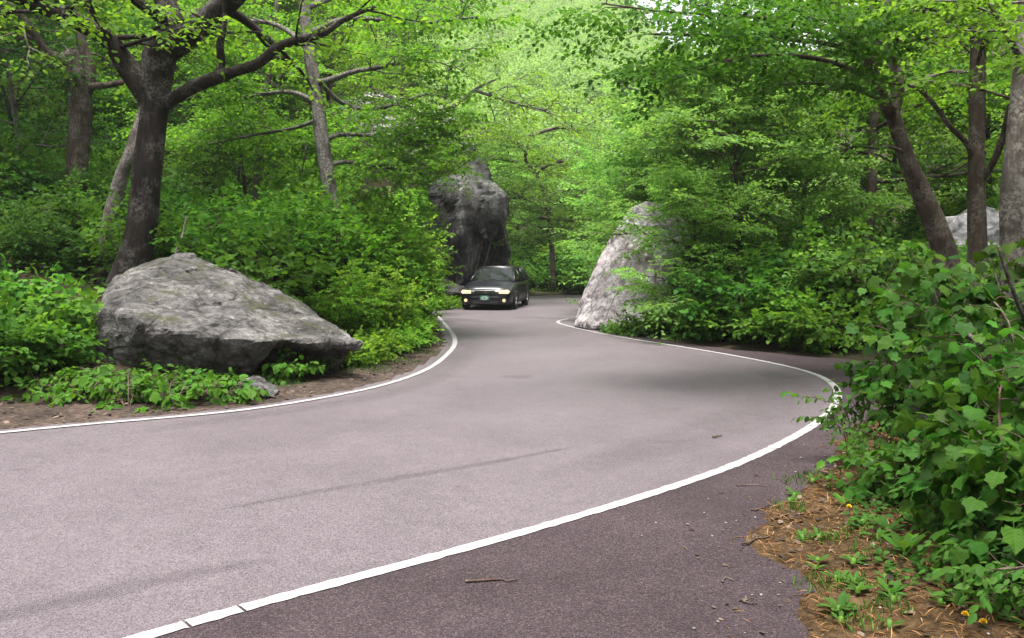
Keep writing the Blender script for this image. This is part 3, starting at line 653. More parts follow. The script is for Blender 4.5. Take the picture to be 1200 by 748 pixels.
for y in (-1.33, 1.32):
    for s in (-1, 1):
        wl = bpy.data.objects.new('well', bpy.data.meshes.new('well')); bmw = cyl_bm((s*.80, y, .315), .355, .34, 'X', 32); bmw.to_mesh(wl.data); bmw.free(); C.objects.link(wl); wl.parent = car; wells.append(wl)
        md = bo.modifiers.new('b', 'BOOLEAN'); md.operation = 'DIFFERENCE'; md.object = wl; md.solver = 'EXACT'
bpy.context.view_layer.update()
me2 = bpy.data.meshes.new_from_object(bo.evaluated_get(bpy.context.evaluated_depsgraph_get())); bo.modifiers.clear(); bo.data = me2; me2.name = 'body'
me2.materials.clear(); me2.materials.append(M['car_paint'])
for wl in wells: bpy.data.objects.remove(wl)
# cabin: corner points (half), glass between painted pillars
zb, zr = .905, 1.325
A0, A1 = (.755, -.86, zb), (.565, -.12, zr)                  # windscreen foot and head
RB, R1 = (.80, 2.06, zb+.02), (.60, 1.72, zr+.005)            # tailgate foot and roof end
def lerp(a, b_, t_): return tuple(a[i]+(b_[i]-a[i])*t_ for i in range(3))
mir = lambda p: (-p[0], p[1], p[2])
roof = loft([[(x*s_, y, z+dz) for x, dz in ((-.60, -.02), (-.56, .03), (-.3, .055), (0, .06), (.3, .055), (.56, .03), (.60, -.02), (.4, -.03), (-.4, -.03))] for s_, y, z in ((.94, -.14, zr), (.98, .1, zr+.022), (1.0, .8, zr+.03), (1.0, 1.4, zr+.02), (.97, 1.74, zr))])
bm_obj('roof', roof, M['car_paint'], car, True)
def pil(a, b_, r):
    for q_ in (lambda p: p, mir):
        pb = Tubes(); pb.add([q_(a), q_(lerp(a, b_, .5)), q_(b_)], [r, r, r], 6); link_obj('pillar', pb.build('pillar'), car, M['car_paint'])
pil(A0, A1, .034); pil((.83, .02, zb), (.60, .22, zr), .036); pil((.835, .98, zb), (.605, 1.02, zr), .034); pil((.825, 1.62, zb), (.605, 1.55, zr), .04); pil(RB, R1, .05)
bm_obj('windscreen', panel_bm([(-.74, -.845, zb+.012), (.74, -.845, zb+.012), (.555, -.125, zr+.005), (0, -.135, zr+.03), (-.555, -.125, zr+.005)], .008), M['glass'], car)
bm_obj('rear_window', panel_bm([mir(RB), RB, R1, mir(R1)], .008), M['glass'], car)
for s in (-1, 1):
    f = (lambda p: p) if s > 0 else mir
    for nm, pts in (('front_side_window', [(.775, -.74, zb+.02), (.835, .0, zb+.02), (.61, .2, zr-.01), (.59, -.08, zr-.02)]), ('rear_side_window', [(.838, .06, zb+.02), (.838, .95, zb+.02), (.61, 1.0, zr-.01), (.612, .26, zr-.01)]), ('quarter_window', [(.836, 1.02, zb+.02), (.825, 1.58, zb+.02), (.61, 1.53, zr-.01), (.612, 1.06, zr-.01)])):
        bm_obj(nm, panel_bm([f(p) for p in pts], .006), M['glass'], car)
    # doors: shallow proud skins with their own handles
    for y0, y1 in ((-.72, .04), (.07, .98)):
        sk = []
        d = panel_bm([(s*.868, y0, .30), (s*.868, y1, .30), (s*.8775, y1, .52), (s*.872, y1, .80), (s*.872, y0, .80), (s*.8775, y0, .52)], .012)
        do = bm_obj('door', d, M['car_paint'], car); bm_obj('handle', box_bm((s*.892, y1-.14, .755), (.03, .17, .03), .008), M['car_paint'], do)
    mo = bm_obj('wing_mirror', merge(box_bm((s*.955, -.62, .99), (.19, .10, .125), .03), box_bm((s*.85, -.62, .945), (.12, .05, .04), .01)), M['car_paint'], car)
    bm_obj('mirror_glass', box_bm((s*.955, -.566, .99), (.15, .008, .09)), M['chrome'], mo)
    # lamps
    bm_obj('headlight', panel_bm([(s*.46, -2.246, .545), (s*.74, -2.165, .535), (s*.80, -2.09, .60), (s*.73, -2.13, .66), (s*.48, -2.225, .64)], .16 if s < 0 else -.16), M['lamp_on'], car)
    bm_obj('turn_signal', panel_bm([(s*.735, -2.095, .54), (s*.80, -2.0, .55), (s*.80, -1.985, .60), (s*.778, -2.028, .60)], -.025), M['amber'], car)
    fg = bm_obj('fog_lamp', cyl_bm((s*.62, -2.195, .32), .05, .05, 'Y', 20), M['fog_on'], car)
    bm_obj('bezel', cyl_bm((s*.62, -2.183, .32), .07, .05, 'Y', 20), M['car_trim'], fg)
    bm_obj('tail_light', box_bm((s*.74, 2.15, .78), (.10, .06, .20), .02), plain('red_lens', (.35, .01, .01), .2), car)
    bm_obj('sill_trim', box_bm((s*.874, .0, .255), (.014, 2.0, .05), .005), M['car_trim'], car)
    for y in (-1.33, 1.32):
        wr = empty('wheel', (s*.785, y, .315), None, None); wr.parent = car
        bmt = bmesh.new(); 
        prof = [(-.10, .215), (-.105, .27), (-.095, .305), (-.06, .315), (.06, .315), (.095, .305), (.105, .27), (.10, .215)]
        rings_ = [[bmt.verts.new((px_, r_*math.cos(a_), r_*math.sin(a_))) for px_, r_ in prof] for a_ in np.arange(28)*2*math.pi/28]
        for i in range(28):
            for j in range(len(prof)-1): bmt.faces.new((rings_[i][j], rings_[(i+1) % 28][j], rings_[(i+1) % 28][j+1], rings_[i][j+1]))
        bmesh.ops.recalc_face_normals(bmt, faces=bmt.faces[:]); bm_obj('tyre', bmt, M['tyre'], wr, True)
        sp = [cyl_bm((0, 0, 0), .222, .15, 'X', 28)]
        bmr = bmesh.new(); 
        ra = [bmr.verts.new((s*.09, .222*math.cos(a_), .222*math.sin(a_))) for a_ in np.arange(28)*2*math.pi/28]; rb = [bmr.verts.new((s*.098, .195*math.cos(a_), .195*math.sin(a_))) for a_ in np.arange(28)*2*math.pi/28]
        for i in range(28): bmr.faces.new((ra[i], ra[(i+1) % 28], rb[(i+1) % 28], rb[i]))
        parts_ = [bmr, cyl_bm((s*.092, 0, 0), .05, .03, 'X', 16)]
        for k in range(5):
            a_ = k*2*math.pi/5; parts_.append(box_bm((s*.09, 0, .118), (.022, .055, .17), .006))
            bmesh.ops.rotate(parts_[-1], cent=(0, 0, 0), matrix=Matrix.Rotation(a_, 3, 'X'), verts=parts_[-1].verts)
        bm_obj('rim', merge(*parts_), M['alloy'], wr); bm_obj('brake_disc', sp[0], M['car_trim'], wr)
gr = bm_obj('grille', box_bm((0, -2.195, .585), (.66, .05, .085), .012), M['car_trim'], car)
for z in (.552, .585, .620): bm_obj('grille_bar', box_bm((0, -2.223, z), (.64 if z < .6 else .68, .012, .012 if z < .6 else .02), .003), M['chrome'], gr)
bm_obj('badge', merge(cyl_bm((0, -2.232, .59), .045, .012, 'Y', 20)), M['chrome'], gr)
bb = bm_obj('bumper', loft([[(x, y, z) for y, z in ((yo+.10, .44), (yo-.035, .455), (yo-.05, .41), (yo-.05, .36), (yo-.02, .22), (yo+.10, .20))] for x, yo in ((-.80, -1.98), (-.70, -2.10), (-.4, -2.185), (0, -2.21), (.4, -2.185), (.70, -2.10), (.80, -1.98))]), M['car_paint'], car, False)
bm_obj('air_intake', box_bm((0, -2.235, .262), (.80, .03, .10), .01), M['car_trim'], bb)
pl = bm_obj('number_plate', box_bm((0, -2.268, .40), (.31, .012, .155), .004), M['plate'], car, False, 'green number plate with pale markings')
mk = [box_bm((x, -2.276, .40), (w2, .004, .06)) for x, w2 in ((-.105, .022), (-.068, .026), (-.03, .02), (.03, .026), (.068, .022), (.105, .024))] + [box_bm((0, -2.276, .452), (.15, .004, .018)), box_bm((0, -2.276, .345), (.17, .004, .012))]
bm_obj('marking', merge(*mk), M['plate_mark'], pl)
hd = bm_obj('bonnet', loft([[(x*wd, y, z+dz) for x, dz in ((-1, -.035), (-.93, .012), (-.55, .030), (-.2, .036), (.2, .036), (.55, .030), (.93, .012), (1, -.035))] for y, wd, z in ((-2.10, .60, .655), (-1.85, .70, .735), (-1.45, .73, .80), (-1.05, .75, .865), (-.86, .755, .897))]), M['car_paint'], car, True)
for s in (-.32, .22):
    tw = Tubes(); tw.add([(s, -.86, .935), (s+.2, -.80, .965), (s+.42, -.78, .972)], [.008]*3, 5); link_obj('wiper', tw.build('wiper'), car, M['car_trim'])
bm_obj('dashboard', box_bm((0, -.55, .88), (1.36, .5, .10), .03), M['car_trim'], car)
tb = Tubes(); a_ = np.linspace(0, 2*math.pi, 25); tb.add(np.stack([.34+.17*np.cos(a_), -.26+.06*np.sin(a_), 1.0-.0+.16*np.sin(a_)], 1), np.full(25, .013), 6); link_obj('steering_wheel', tb.build('steering_wheel'), car, M['car_trim'])
for x, y in ((-.35, .25), (.35, .25), (-.35, 1.15), (.35, 1.15)):
    se = bm_obj('seat', merge(box_bm((x, y, .58), (.50, .5, .16), .05), box_bm((x, y+.26, .86), (.48, .14, .56), .05)), M['seat'], car)
    bm_obj('headrest', box_bm((x, y+.30, 1.22), (.26, .09, .17), .035), M['seat'], se)
# ------------------------------------------------------------------ vegetation
def project(x, y, z):
    dx, dy, dz = x, y, z-CAM_H; D = dy*ct - dz*st; u = dy*st + dz*ct; return CX + F_PX*dx/D, CY - F_PX*u/D, D
A_TREE = dict(kids=4, twigs=4, twig_len=.50, flat=.38, lift=.02)
def tree_meshes(seed, h, cb, cr, leaf, per, a=A_TREE, limbs=15, tmpl=LEAF2, r0=.13, lean=.05, fork=False):
    p = Plant(seed); rng = p.rng; z = np.linspace(0, 1, 9)
    ln = rng.normal(0, lean, 2)
    tr = np.stack([ln[0]*h*z**1.3 + .12*np.sin(z*5+seed), ln[1]*h*z**1.3 + .10*np.cos(z*4+seed), -.4 + (h*.93+.4)*z], 1)
    rad = r0*(1-.8*z); rad[0] *= 1.5; p.limb(tr, rad, 9, .12)
    for i in range(limbs):
        t_ = cb/h + (1-cb/h)*((i+.5)/limbs)**.9; f = min(t_*8, 7.99); j = int(f); q = tr[j]+(tr[j+1]-tr[j])*(f-j)
        az = i*2.4+rng.uniform(-.4, .4); u = (t_-cb/h)/(1-cb/h); L_ = cr*(math.sin(math.pi*(.25+.68*u)))*rng.uniform(.75, 1.15)
        el = .15+.75*u; d = np.array([math.cos(az)*math.cos(el), math.sin(az)*math.cos(el), math.sin(el)])
        p.sub(q, d, L_, r0*.42*(1-.6*u), 2, a)
    return p.T.build('trunk'), p.leaves('crown', tmpl, per, leaf)
def place_tree(meshes, x, y, s, rz, label, group, name='broadleaf_tree', leafm='leaf_maple', bark='bark_grey', z=None, tilt=(0, 0)):
    o = empty(name, (x, y, (H(x, y) if z is None else z)-.05), label, 'tree', group, rz, s); o.rotation_euler = (tilt[0], tilt[1], rz)
    for nm, me in (('trunk', meshes[0]), ('crown', meshes[1])):
        c = bpy.data.objects.new(nm, me); C.objects.link(c); c.parent = o
        if not me.materials: me.materials.append(M[bark] if nm == 'trunk' else M[leafm])
        c.material_slots[0].link = 'OBJECT'; c.material_slots[0].material = M[bark] if nm == 'trunk' else M[leafm]
    return o
PROTO = [tree_meshes(1, 9.5, 2.6, 3.0, .125, 7), tree_meshes(2, 11.5, 4.2, 3.2, .125, 7, limbs=16, r0=.17), tree_meshes(3, 7.5, 1.5, 2.6, .115, 7, limbs=14, r0=.09), tree_meshes(4, 13, 5.5, 3.6, .13, 7, limbs=17, r0=.2, lean=.07),
         tree_meshes(5, 5.0, .8, 2.0, .11, 6, dict(A_TREE, twig_len=.42), limbs=13, r0=.06)]
FINE = tree_meshes(7, 5.8, .25, 2.7, .095, 11, dict(A_TREE, kids=4, twigs=5, twig_len=.45, flat=.55), limbs=24, r0=.08)

# --- named trees traced from the photograph
def pts(lst): return catmull(np.array([P(*q_[:3]) for q_ in lst]), 4)
def rads(lst, n): 
    r = np.array([.84*q_[3]*q_[2]/F_PX for q_ in lst]); return np.interp(np.linspace(0, len(r)-1, n), np.arange(len(r)), r)
def traced_tree(seed, trunk, limbs, label, name, bark, leafm, leaf=.10, per=7, tmpl=LEAF4, a=None, k=14, rough=.16, twigs=()):
    """trunk, limbs: lists of (px, py, depth, radius px); limbs: (points, n side branches, length, level, t0)"""
    a = a or dict(kids=3, twigs=4, twig_len=.42, flat=.34, lift=.0)
    p = Plant(seed); base = P(*trunk[0][:3]); gz = H(base[0], base[1])
    tp = pts(trunk)
    if base[2] > gz-.2:
        ex = tp[0] + (tp[0]-tp[2])*0; ex[2] = gz-.3; tp = np.vstack([ex, tp]); rr0 = rads(trunk, len(tp)-1); rr0 = np.concatenate([[rr0[0]*1.35], rr0])
    else: rr0 = rads(trunk, len(tp))
    p.T.add(tp, rr0, k, rough); org = tp[0].copy()
    limb_parts = []
    for L_ in limbs:
        l, n_, ln, lev = L_[:4]; t0 = L_[4] if len(L_) > 4 else .2; lp = pts(l)
        if len(L_) > 5 and L_[5] is not None: pass
        T2 = Tubes(); T2.add(lp - org, rads(l, len(lp)), 9, rough*.8); limb_parts.append(T2.build('limb'))
        if n_: p.along(lp, n_, ln, max(.006, l[-1][3]*l[-1][2]/F_PX*.6), lev, a, t0)
    o = empty(name, tuple(org), label, 'tree')
    me = p.T.build('trunk'); me.transform(Matrix.Translation(-Vector(org))); link_obj('trunk', me, o, M[bark])
    for lm_ in limb_parts: link_obj('limb', lm_, o, M[bark])
    if p.O:
        cr = p.leaves('crown', tmpl, per, leaf); cr.transform(Matrix.Translation(-Vector(org))); link_obj('crown', cr, o, M[leafm])
    return o
D0 = 13.6
traced_tree(101, [(140, 360, D0, 29), (150, 330, D0, 25), (163, 280, D0, 21.5), (171, 220, D0, 19), (178, 150, D0, 18.5), (184, 95, D0, 20), (188, 62, D0, 23), (200, 40, D0, 17)],
    [([(186, 66, D0, 20), (215, 45, D0, 19), (245, 22, D0-.3, 17), (285, -15, D0-.6, 15), (330, -60, D0-1, 12)], 5, 1.8, 1, .5),
     ([(186, 66, D0, 18), (204, 40, D0, 18), (196, 10, D0, 15), (180, -40, D0, 13)], 3, 1.8, 1, .5),
     ([(180, 128, D0, 15), (166, 104, D0-.05, 15.5), (150, 80, D0-.1, 15), (127, 47, D0-.3, 13), (85, 23, D0-.5, 12), (45, 7, D0-.7, 10), (10, -6, D0-1, 9), (-60, -30, D0-1.5, 6)], 8, 1.5, 1, .35),
     ([(192, 122, D0, 10), (215, 108, D0-.2, 9), (243, 95, D0-.4, 9.5), (272, 85, D0-.6, 8), (303, 74, D0-.8, 7), (325, 56, D0-1, 6.5), (350, 47, D0-1.1, 5.5), (378, 40, D0-1.3, 4.5), (405, 22, D0-1.5, 3.5), (440, 8, D0-1.7, 2.5)], 7, 1.0, 0, .55),
     ([(255, 91, D0-.5, 5), (259, 75, D0-.5, 5.5), (258, 50, D0-.6, 5), (263, 28, D0-.7, 3.5), (262, -20, D0-.8, 3)], 3, .9, 0, .5),
     ([(140, 44, D0-.3, 4), (170, 42, D0-.5, 3), (182, 33, D0-.6, 2.5), (230, 20, D0-.8, 2)], 3, .8, 0, .5),
     ([(128, 42, D0-.4, 4.5), (112, 20, D0-.6, 4), (95, 0, D0-.8, 3)], 3, .9, 0, .4)],
    'massive dark maple with forking limbs, just behind the slab-topped boulder', 'maple_tree', 'bark_dark', 'leaf_maple', .095)
D1 = 18
traced_tree(102, [(80, 300, D1, 14), (86, 250, D1, 13), (91, 190, D1, 14), (95, 130, D1, 15), (90, 90, D1, 16), (85, 62, D1, 13)],
    [([(84, 72, D1, 11), (60, 66, D1-.2, 9), (44, 52, D1-.4, 8), (32, 30, D1-.6, 7), (12, 8, D1-.8, 6), (-10, -20, D1-1, 5)], 6, 1.5, 1, .4),
     ([(100, 110, D1, 9), (106, 85, D1, 8), (96, 50, D1, 7), (92, 10, D1, 6), (95, -30, D1, 5)], 6, 1.6, 1, .3),
     ([(100, 102, D1, 5), (125, 100, D1-.2, 4.5), (150, 97, D1-.2, 4), (175, 110, D1, 2)], 3, .8, 0, .5)],
    'dark trunk with an elbowed limb at the far left edge of the woods', 'maple_tree', 'bark_brown', 'leaf_maple', .10)
D2 = 15
traced_tree(103, [(118, 330, D2, 11), (122, 300, D2, 10), (131, 250, D2, 10), (143, 205, D2, 9), (152, 180, D2, 8), (168, 130, D2+.3, 7), (190, 60, D2+.6, 6), (205, -20, D2+1, 5)],
    [([(176, 105, D2+.4, 4), (205, 60, D2+.6, 3), (230, 10, D2+.8, 2)], 5, 1.0, 1, .3)],
    'pale leaning trunk squeezed in left of the massive maple', 'beech_tree', 'bark_pale', 'leaf_maple', .09, k=10)
D3 = 17
traced_tree(104, [(396, 270, D3, 10), (391, 245, D3, 10), (384, 205, D3, 10), (377, 160, D3, 9.5), (371, 110, D3, 9), (364, 70, D3, 8.5), (358, 20, D3, 8), (352, -50, D3, 7)],
    [([(371, 98, D3, 4.5), (392, 92, D3-.2, 4), (415, 84, D3-.4, 3.5), (440, 80, D3-.6, 3), (465, 74, D3-.8, 2.6), (512, 54, D3-1, 1.8)], 9, 1.0, 1, .45),
     ([(361, 40, D3, 5), (395, 25, D3+.1, 4), (430, 22, D3, 3.4), (480, 28, D3-.3, 2.6), (560, 20, D3-.6, 1.6)], 11, 1.1, 1, .35),
     ([(357, 10, D3, 5), (400, -5, D3+.5, 4), (470, -12, D3+.8, 3), (570, -5, D3+1, 2)], 10, 1.2, 1, .35),
     ([(378, 165, D3, 3.5), (400, 158, D3+.4, 3), (440, 160, D3+.6, 2.5), (490, 172, D3+.6, 1.6)], 15, 1.15, 1, .3),
     ([(382, 195, D3, 3.5), (405, 190, D3+.5, 3), (445, 195, D3+.6, 2.4), (500, 205, D3+.4, 1.5)], 15, 1.15, 1, .35),
     ([(372, 120, D3, 3.5), (340, 108, D3+.5, 3), (300, 112, D3+.6, 2.4), (250, 122, D3+.5, 1.6)], 9, 1.0, 1, .35),
     ([(374, 140, D3, 3), (345, 150, D3+.6, 2.5), (300, 158, D3+.8, 2), (240, 170, D3+.8, 1.4)], 9, 1.0, 1, .35),
     ([(363, 60, D3, 4.5), (335, 35, D3+.5, 3.5), (300, 25, D3+.6, 3), (240, 30, D3+.5, 1.5)], 8, 1.1, 1, .35),
     ([(369, 90, D3, 3.5), (400, 120, D3+.7, 3), (440, 128, D3+1.2, 2.5), (500, 110, D3+1.5, 1.6)], 8, 1.0, 1, .35)],
    'slim grey trunk rising from the bright bank bush, branches held level', 'maple_tree', 'bark_grey', 'leaf_bright', .09, k=10)
traced_tree(105, [(300, 215, 21, 5), (306, 170, 21, 5), (312, 110, 21, 4.5), (320, 60, 21, 4), (325, 0, 21, 3.5), (327, -60, 21, 3)],
    [([(312, 110, 21, 2.5), (330, 90, 20.8, 2), (350, 60, 20.5, 1.5)], 6, 1.2, 1, .2), ([(318, 70, 21, 2.5), (295, 50, 20.8, 2), (262, 40, 20.5, 1.4)], 6, 1.2, 1, .2), ([(322, 30, 21, 2.5), (300, 5, 20.8, 2), (270, -10, 20.5, 1.4)], 6, 1.2, 1, .2), ([(305, 165, 21, 2.5), (285, 150, 20.6, 2), (255, 150, 20.2, 1.4)], 6, 1.1, 1, .2)],
    'thin straight sapling trunk between the massive maple and the slim grey trunk', 'maple_sapling', 'bark_brown', 'leaf_bright', .09, k=8)
# right side
A_R = dict(kids=3, twigs=4, twig_len=.36, flat=.30, lift=-.02)
DA = 12.0
traced_tree(106, [(1112, 330, DA, 18), (1106, 292, DA, 17), (1095, 262, DA, 15), (1078, 222, DA, 12.5), (1064, 190, DA, 11), (1054, 158, DA, 10.5), (1046, 132, DA, 10)],
    [([(1046, 135, DA, 9), (1052, 100, DA, 9), (1046, 60, DA, 8), (1038, 10, DA, 7), (1035, -40, DA, 6)], 6, 1.2, 1, .3),
     ([(1046, 135, DA, 10), (1030, 105, DA-.2, 9), (1016, 66, DA-.4, 8), (1000, 42, DA-.6, 7), (975, 15, DA-.8, 6), (940, -15, DA-1, 5), (880, -30, DA-1.5, 3)], 9, 1.0, 1, .3),
     ([(1012, 58, DA-.4, 5), (985, 38, DA-.8, 4), (930, 26, DA-1.3, 3.2), (860, 18, DA-1.8, 2.5), (780, 14, DA-2.2, 1.8), (705, 4, DA-2.5, 1.2)], 15, .85, 1, .15),
     ([(1028, 98, DA-.2, 4.5), (985, 76, DA-.8, 3.6), (935, 66, DA-1.3, 3), (880, 66, DA-1.7, 2.4), (830, 78, DA-2.1, 1.6), (795, 92, DA-2.3, 1.1)], 16, .75, 1, .3),
     ([(1010, 60, DA-.4, 4), (960, 50, DA-.9, 3.2), (900, 45, DA-1.3, 2.6), (840, 42, DA-1.7, 2), (760, 40, DA-2, 1.2)], 14, .8, 1, .15),
     ([(1040, 120, DA, 4), (1000, 104, DA-.5, 3), (955, 98, DA-.9, 2.4), (905, 100, DA-1.2, 1.6)], 9, .65, 1, .35),
     ([(1060, 178, DA, 3), (1040, 172, DA-.3, 2.6), (1030, 174, DA-.4, 2.2), (1000, 172, DA-.7, 1.4), (985, 178, DA-.8, 1)], 4, .5, 0, .5),
     ([(1046, 118, DA, 3.5), (1070, 100, DA+.5, 3), (1110, 84, DA+1, 2.4), (1150, 88, DA+1.2, 1.6)], 7, .8, 1, .3)],
    'leaning forked trunk whose leafy branches hang over the top right of the road', 'maple_tree', 'bark_brown', 'leaf_shrub', .066, 9, a=A_R, k=12)
DB = 11.0
traced_tree(107, [(1148, 335, DB, 15), (1146, 290, DB, 13), (1144, 220, DB, 11.5), (1145, 150, DB, 10.5), (1146, 90, DB, 10), (1146, 30, DB, 10), (1145, -60, DB, 9)],
    [([(1143, 190, DB, 4.5), (1133, 168, DB-.1, 4), (1115, 150, DB-.2, 3.6), (1100, 130, DB-.3, 3.4), (1085, 112, DB-.5, 3), (1070, 102, DB-.6, 2.2), (1040, 97, DB-.8, 1.4)], 3, .5, 0, .6),
     ([(1150, 212, DB, 5.5), (1164, 190, DB-.2, 5), (1176, 160, DB-.4, 4.5), (1184, 125, DB-.6, 4), (1200, 80, DB-.8, 3)], 5, .8, 1, .4),
     ([(1147, 110, DB, 3), (1125, 100, DB+.8, 2.6), (1090, 100, DB+1.5, 2), (1060, 110, DB+2, 1.2)], 7, .6, 1, .3),
     ([(1148, 60, DB, 3.5), (1170, 40, DB-.3, 3), (1200, 30, DB-.6, 2)], 6, .8, 1, .2),
     ([(1144, 40, DB, 3.5), (1115, 20, DB-.3, 3), (1085, 8, DB-.5, 2)], 7, .7, 1, .35),
     ([(1145, 75, DB, 3), (1152, 50, DB-.3, 2.2), (1160, 15, DB-.5, 2), (1165, -20, DB-.5, 1.6)], 4, .7, 1, .3)],
    'upright brown trunk with a V shaped side limb, second from the right edge', 'maple_tree', 'bark_brown', 'leaf_maple', .062, 9, a=A_R, k=12)
DC = 9.0
traced_tree(108, [(1200, 345, DC, 30), (1196, 300, DC, 25), (1192, 250, DC, 22), (1192, 200, DC, 19), (1196, 150, DC, 17), (1198, 90, DC, 14), (1202, 30, DC, 12), (1206, -60, DC, 11)],
    [([(1197, 70, DC, 5), (1180, 40, DC-.3, 4), (1160, 5, DC-.6, 3)], 5, .7, 1, .3), ([(1197, 110, DC, 4), (1230, 80, DC-.3, 3), (1270, 70, DC-.6, 2)], 5, .7, 1, .3)],
    'thick pale-barked trunk cut off by the right edge of the picture', 'birch_tree', 'bark_pale', 'leaf_maple', .062, 9, a=A_R, k=14)
# boughs of the trees in the middle distance
traced_tree(109, [(455, 330, 31, 5), (462, 260, 31, 4.6), (470, 200, 31, 4.2), (500, 146, 31, 3.6), (535, 122, 31, 3), (560, 103, 31, 2.2), (584, 92, 31, 1.2)],
    [([(500, 146, 31, 3), (470, 120, 30.5, 2.5), (430, 100, 30, 1.8)], 9, 1.7, 1, .2), ([(520, 132, 31, 2.5), (525, 90, 30.7, 2), (532, 70, 30.4, 1.5)], 7, 1.2, 1, .2), ([(556, 106, 31, 2.5), (600, 120, 30.6, 2), (640, 130, 30.2, 1.4)], 12, 1.9, 1, .1), ([(500, 146, 31, 2), (520, 160, 30, 1.6), (560, 175, 29, 1.2)], 12, 1.6, 1, .1), ([(470, 200, 31, 2), (490, 180, 29.5, 1.6), (530, 190, 28.5, 1.2)], 10, 1.3, 1, .1), ([(500, 146, 31, 2), (480, 150, 29.8, 1.6), (440, 165, 29, 1.2)], 12, 1.6, 1, .1),
     ([(470, 190, 31, 2.5), (440, 180, 30.5, 2), (410, 185, 30, 1.4)], 8, 1.5, 1, .2), ([(480, 180, 31, 2.5), (500, 195, 30.5, 2), (515, 205, 30, 1.4)], 6, 1.1, 1, .2)],
    'leaning tree arching over the pale cliff face from behind the bank bush', 'maple_tree', 'bark_grey', 'leaf_bright', .115, 7, LEAF2, k=8)
traced_tree(110, [(648, 330, 41, 4), (646, 280, 40.5, 3.6), (640, 235, 39.5, 3.2), (628, 205, 38.5, 2.8), (616, 188, 37.5, 2.4), (618, 172, 37, 2.2), (625, 152, 37, 1.4)],
    [([(640, 240, 39, 2), (620, 235, 37, 1.6), (600, 225, 35.5, 1)], 12, 1.8, 1, .1), ([(640, 250, 39, 2), (650, 240, 37, 1.6), (665, 235, 35.5, 1)], 12, 1.8, 1, .1), ([(628, 205, 38, 2), (640, 195, 36, 1.6), (660, 190, 34.5, 1)], 12, 1.8, 1, .1), ([(646, 290, 40, 2), (640, 270, 38, 1.6), (625, 265, 36, 1)], 10, 1.6, 1, .1), ([(618, 180, 37, 2), (600, 165, 35.5, 1.6), (575, 160, 34.5, 1)], 12, 1.8, 1, .1), ([(606, 190, 37.5, 2.4), (580, 185, 37, 2.6), (565, 190, 36.5, 2), (540, 186, 36, 1.4)], 8, 1.6, 1, .1), ([(612, 172, 37, 2.5), (590, 155, 36.5, 2), (560, 150, 36, 1.4)], 9, 1.7, 1, .2), ([(620, 160, 37, 2.5), (655, 150, 36.7, 2), (690, 158, 36.4, 1.4)], 9, 1.7, 1, .2),
     ([(628, 235, 38.5, 2.5), (600, 232, 38, 2), (585, 240, 37.5, 1.4)], 6, 1.4, 1, .2), ([(630, 240, 38.5, 2.5), (655, 225, 38, 2), (690, 222, 37.5, 1.4)], 9, 1.7, 1, .2), ([(632, 255, 38.5, 2.5), (660, 258, 38, 2), (695, 262, 37.5, 1.4)], 8, 1.4, 1, .2)],
    'spreading tree with twisted dark boughs right of the cliff overhang', 'maple_tree', 'bark_brown', 'leaf_pale', .12, 7, LEAF2, k=8)
place_tree(FINE, *P(862, 300, 18.4)[:2], .98, .6, 'fine-leaved pale green small tree leaning over the tall pale boulder', None, 'small_tree', 'leaf_pale', 'bark_brown')
place_tree(FINE, *P(940, 300, 21.0)[:2], 1.0, 2.6, 'fine-leaved small tree right of the one that leans over the tall pale boulder', None, 'small_tree', 'leaf_pale', 'bark_brown')
place_tree(FINE, *P(812, 300, 25.0)[:2], 1.25, 4.0, 'fine-leaved small tree standing behind the tall pale boulder', None, 'small_tree', 'leaf_pale', 'bark_grey')

for i, (px, D, s, rz) in enumerate([(812, 18.2, .58, 1.5), (785, 22.4, .95, 3.0)]):
    place_tree(FINE, *P(px, 300, D)[:2], s, rz, ['low fine-leaved bush pressed against the right flank of the pale boulder', 'fine-leaved small tree rising just right of the pale boulder top'][i], None, 'small_tree', 'leaf_pale', 'bark_brown')
x, y, _ = P(468, 330, 29.0); place_tree(PROTO[4], x, y, .8, 2.2, 'bright young tree at the left edge of the dark overhanging cliff', None, 'small_tree', 'leaf_bright', 'bark_grey')
# roadside trees behind the viewpoint shade the near lane
for i, (x, y, k, s, lab) in enumerate([(5.5, -2.5, 1, 1.1, 'right of'), (3.2, -8.5, 3, 1.0, 'close behind'), (9.5, 1.5, 1, 1.0, 'far right of'), (-1.5, -14, 3, 1.05, 'well behind'), (9.5, 6.5, 2, 1.2, 'right of the saplings, beside'), (-16.5, 8.0, 1, 1.05, 'left of'), (-23, 1.5, 3, 1.0, 'far left of'), (8.5, -9, 3, 1.0, 'right and behind')]):
    place_tree(PROTO[k], x, y, s, i*1.3, 'roadside broadleaf tree out of frame, %s the viewpoint' % lab, 'roadside trees behind the viewpoint', 'broadleaf_tree', 'leaf_maple', 'bark_grey')
# --- shrubs
def shrub_meshes(seed, h, spread, stems, leaf, per, tmpl, a):
    p = Plant(seed); rng = p.rng
    for i in range(stems):
        az = i*2.4+rng.uniform(-.5, .5); r_ = spread*math.sqrt((i+.5)/stems); hh = h*(1-.45*(r_/spread)**2)*rng.uniform(.8, 1.1)
        b0 = np.array([math.cos(az)*r_*.25, math.sin(az)*r_*.25, -.12]); tip = np.array([math.cos(az)*r_, math.sin(az)*r_, hh])
        mid = (b0+tip)/2 + np.array([-math.cos(az)*r_*.12, -math.sin(az)*r_*.12, hh*.14]); sp = catmull([b0, mid, tip], 4)
        p.limb(sp, np.linspace(.014, .005, len(sp)), 5); p.along(sp, a['n'], a['len'], .005, a['lev'], a, .15); p.sub(sp[-1], sp[-1]-sp[-2], a['len']*.8, .004, 0, a)
    return p.T.build('stem'), p.leaves('foliage', tmpl, per, leaf, .2, .3)
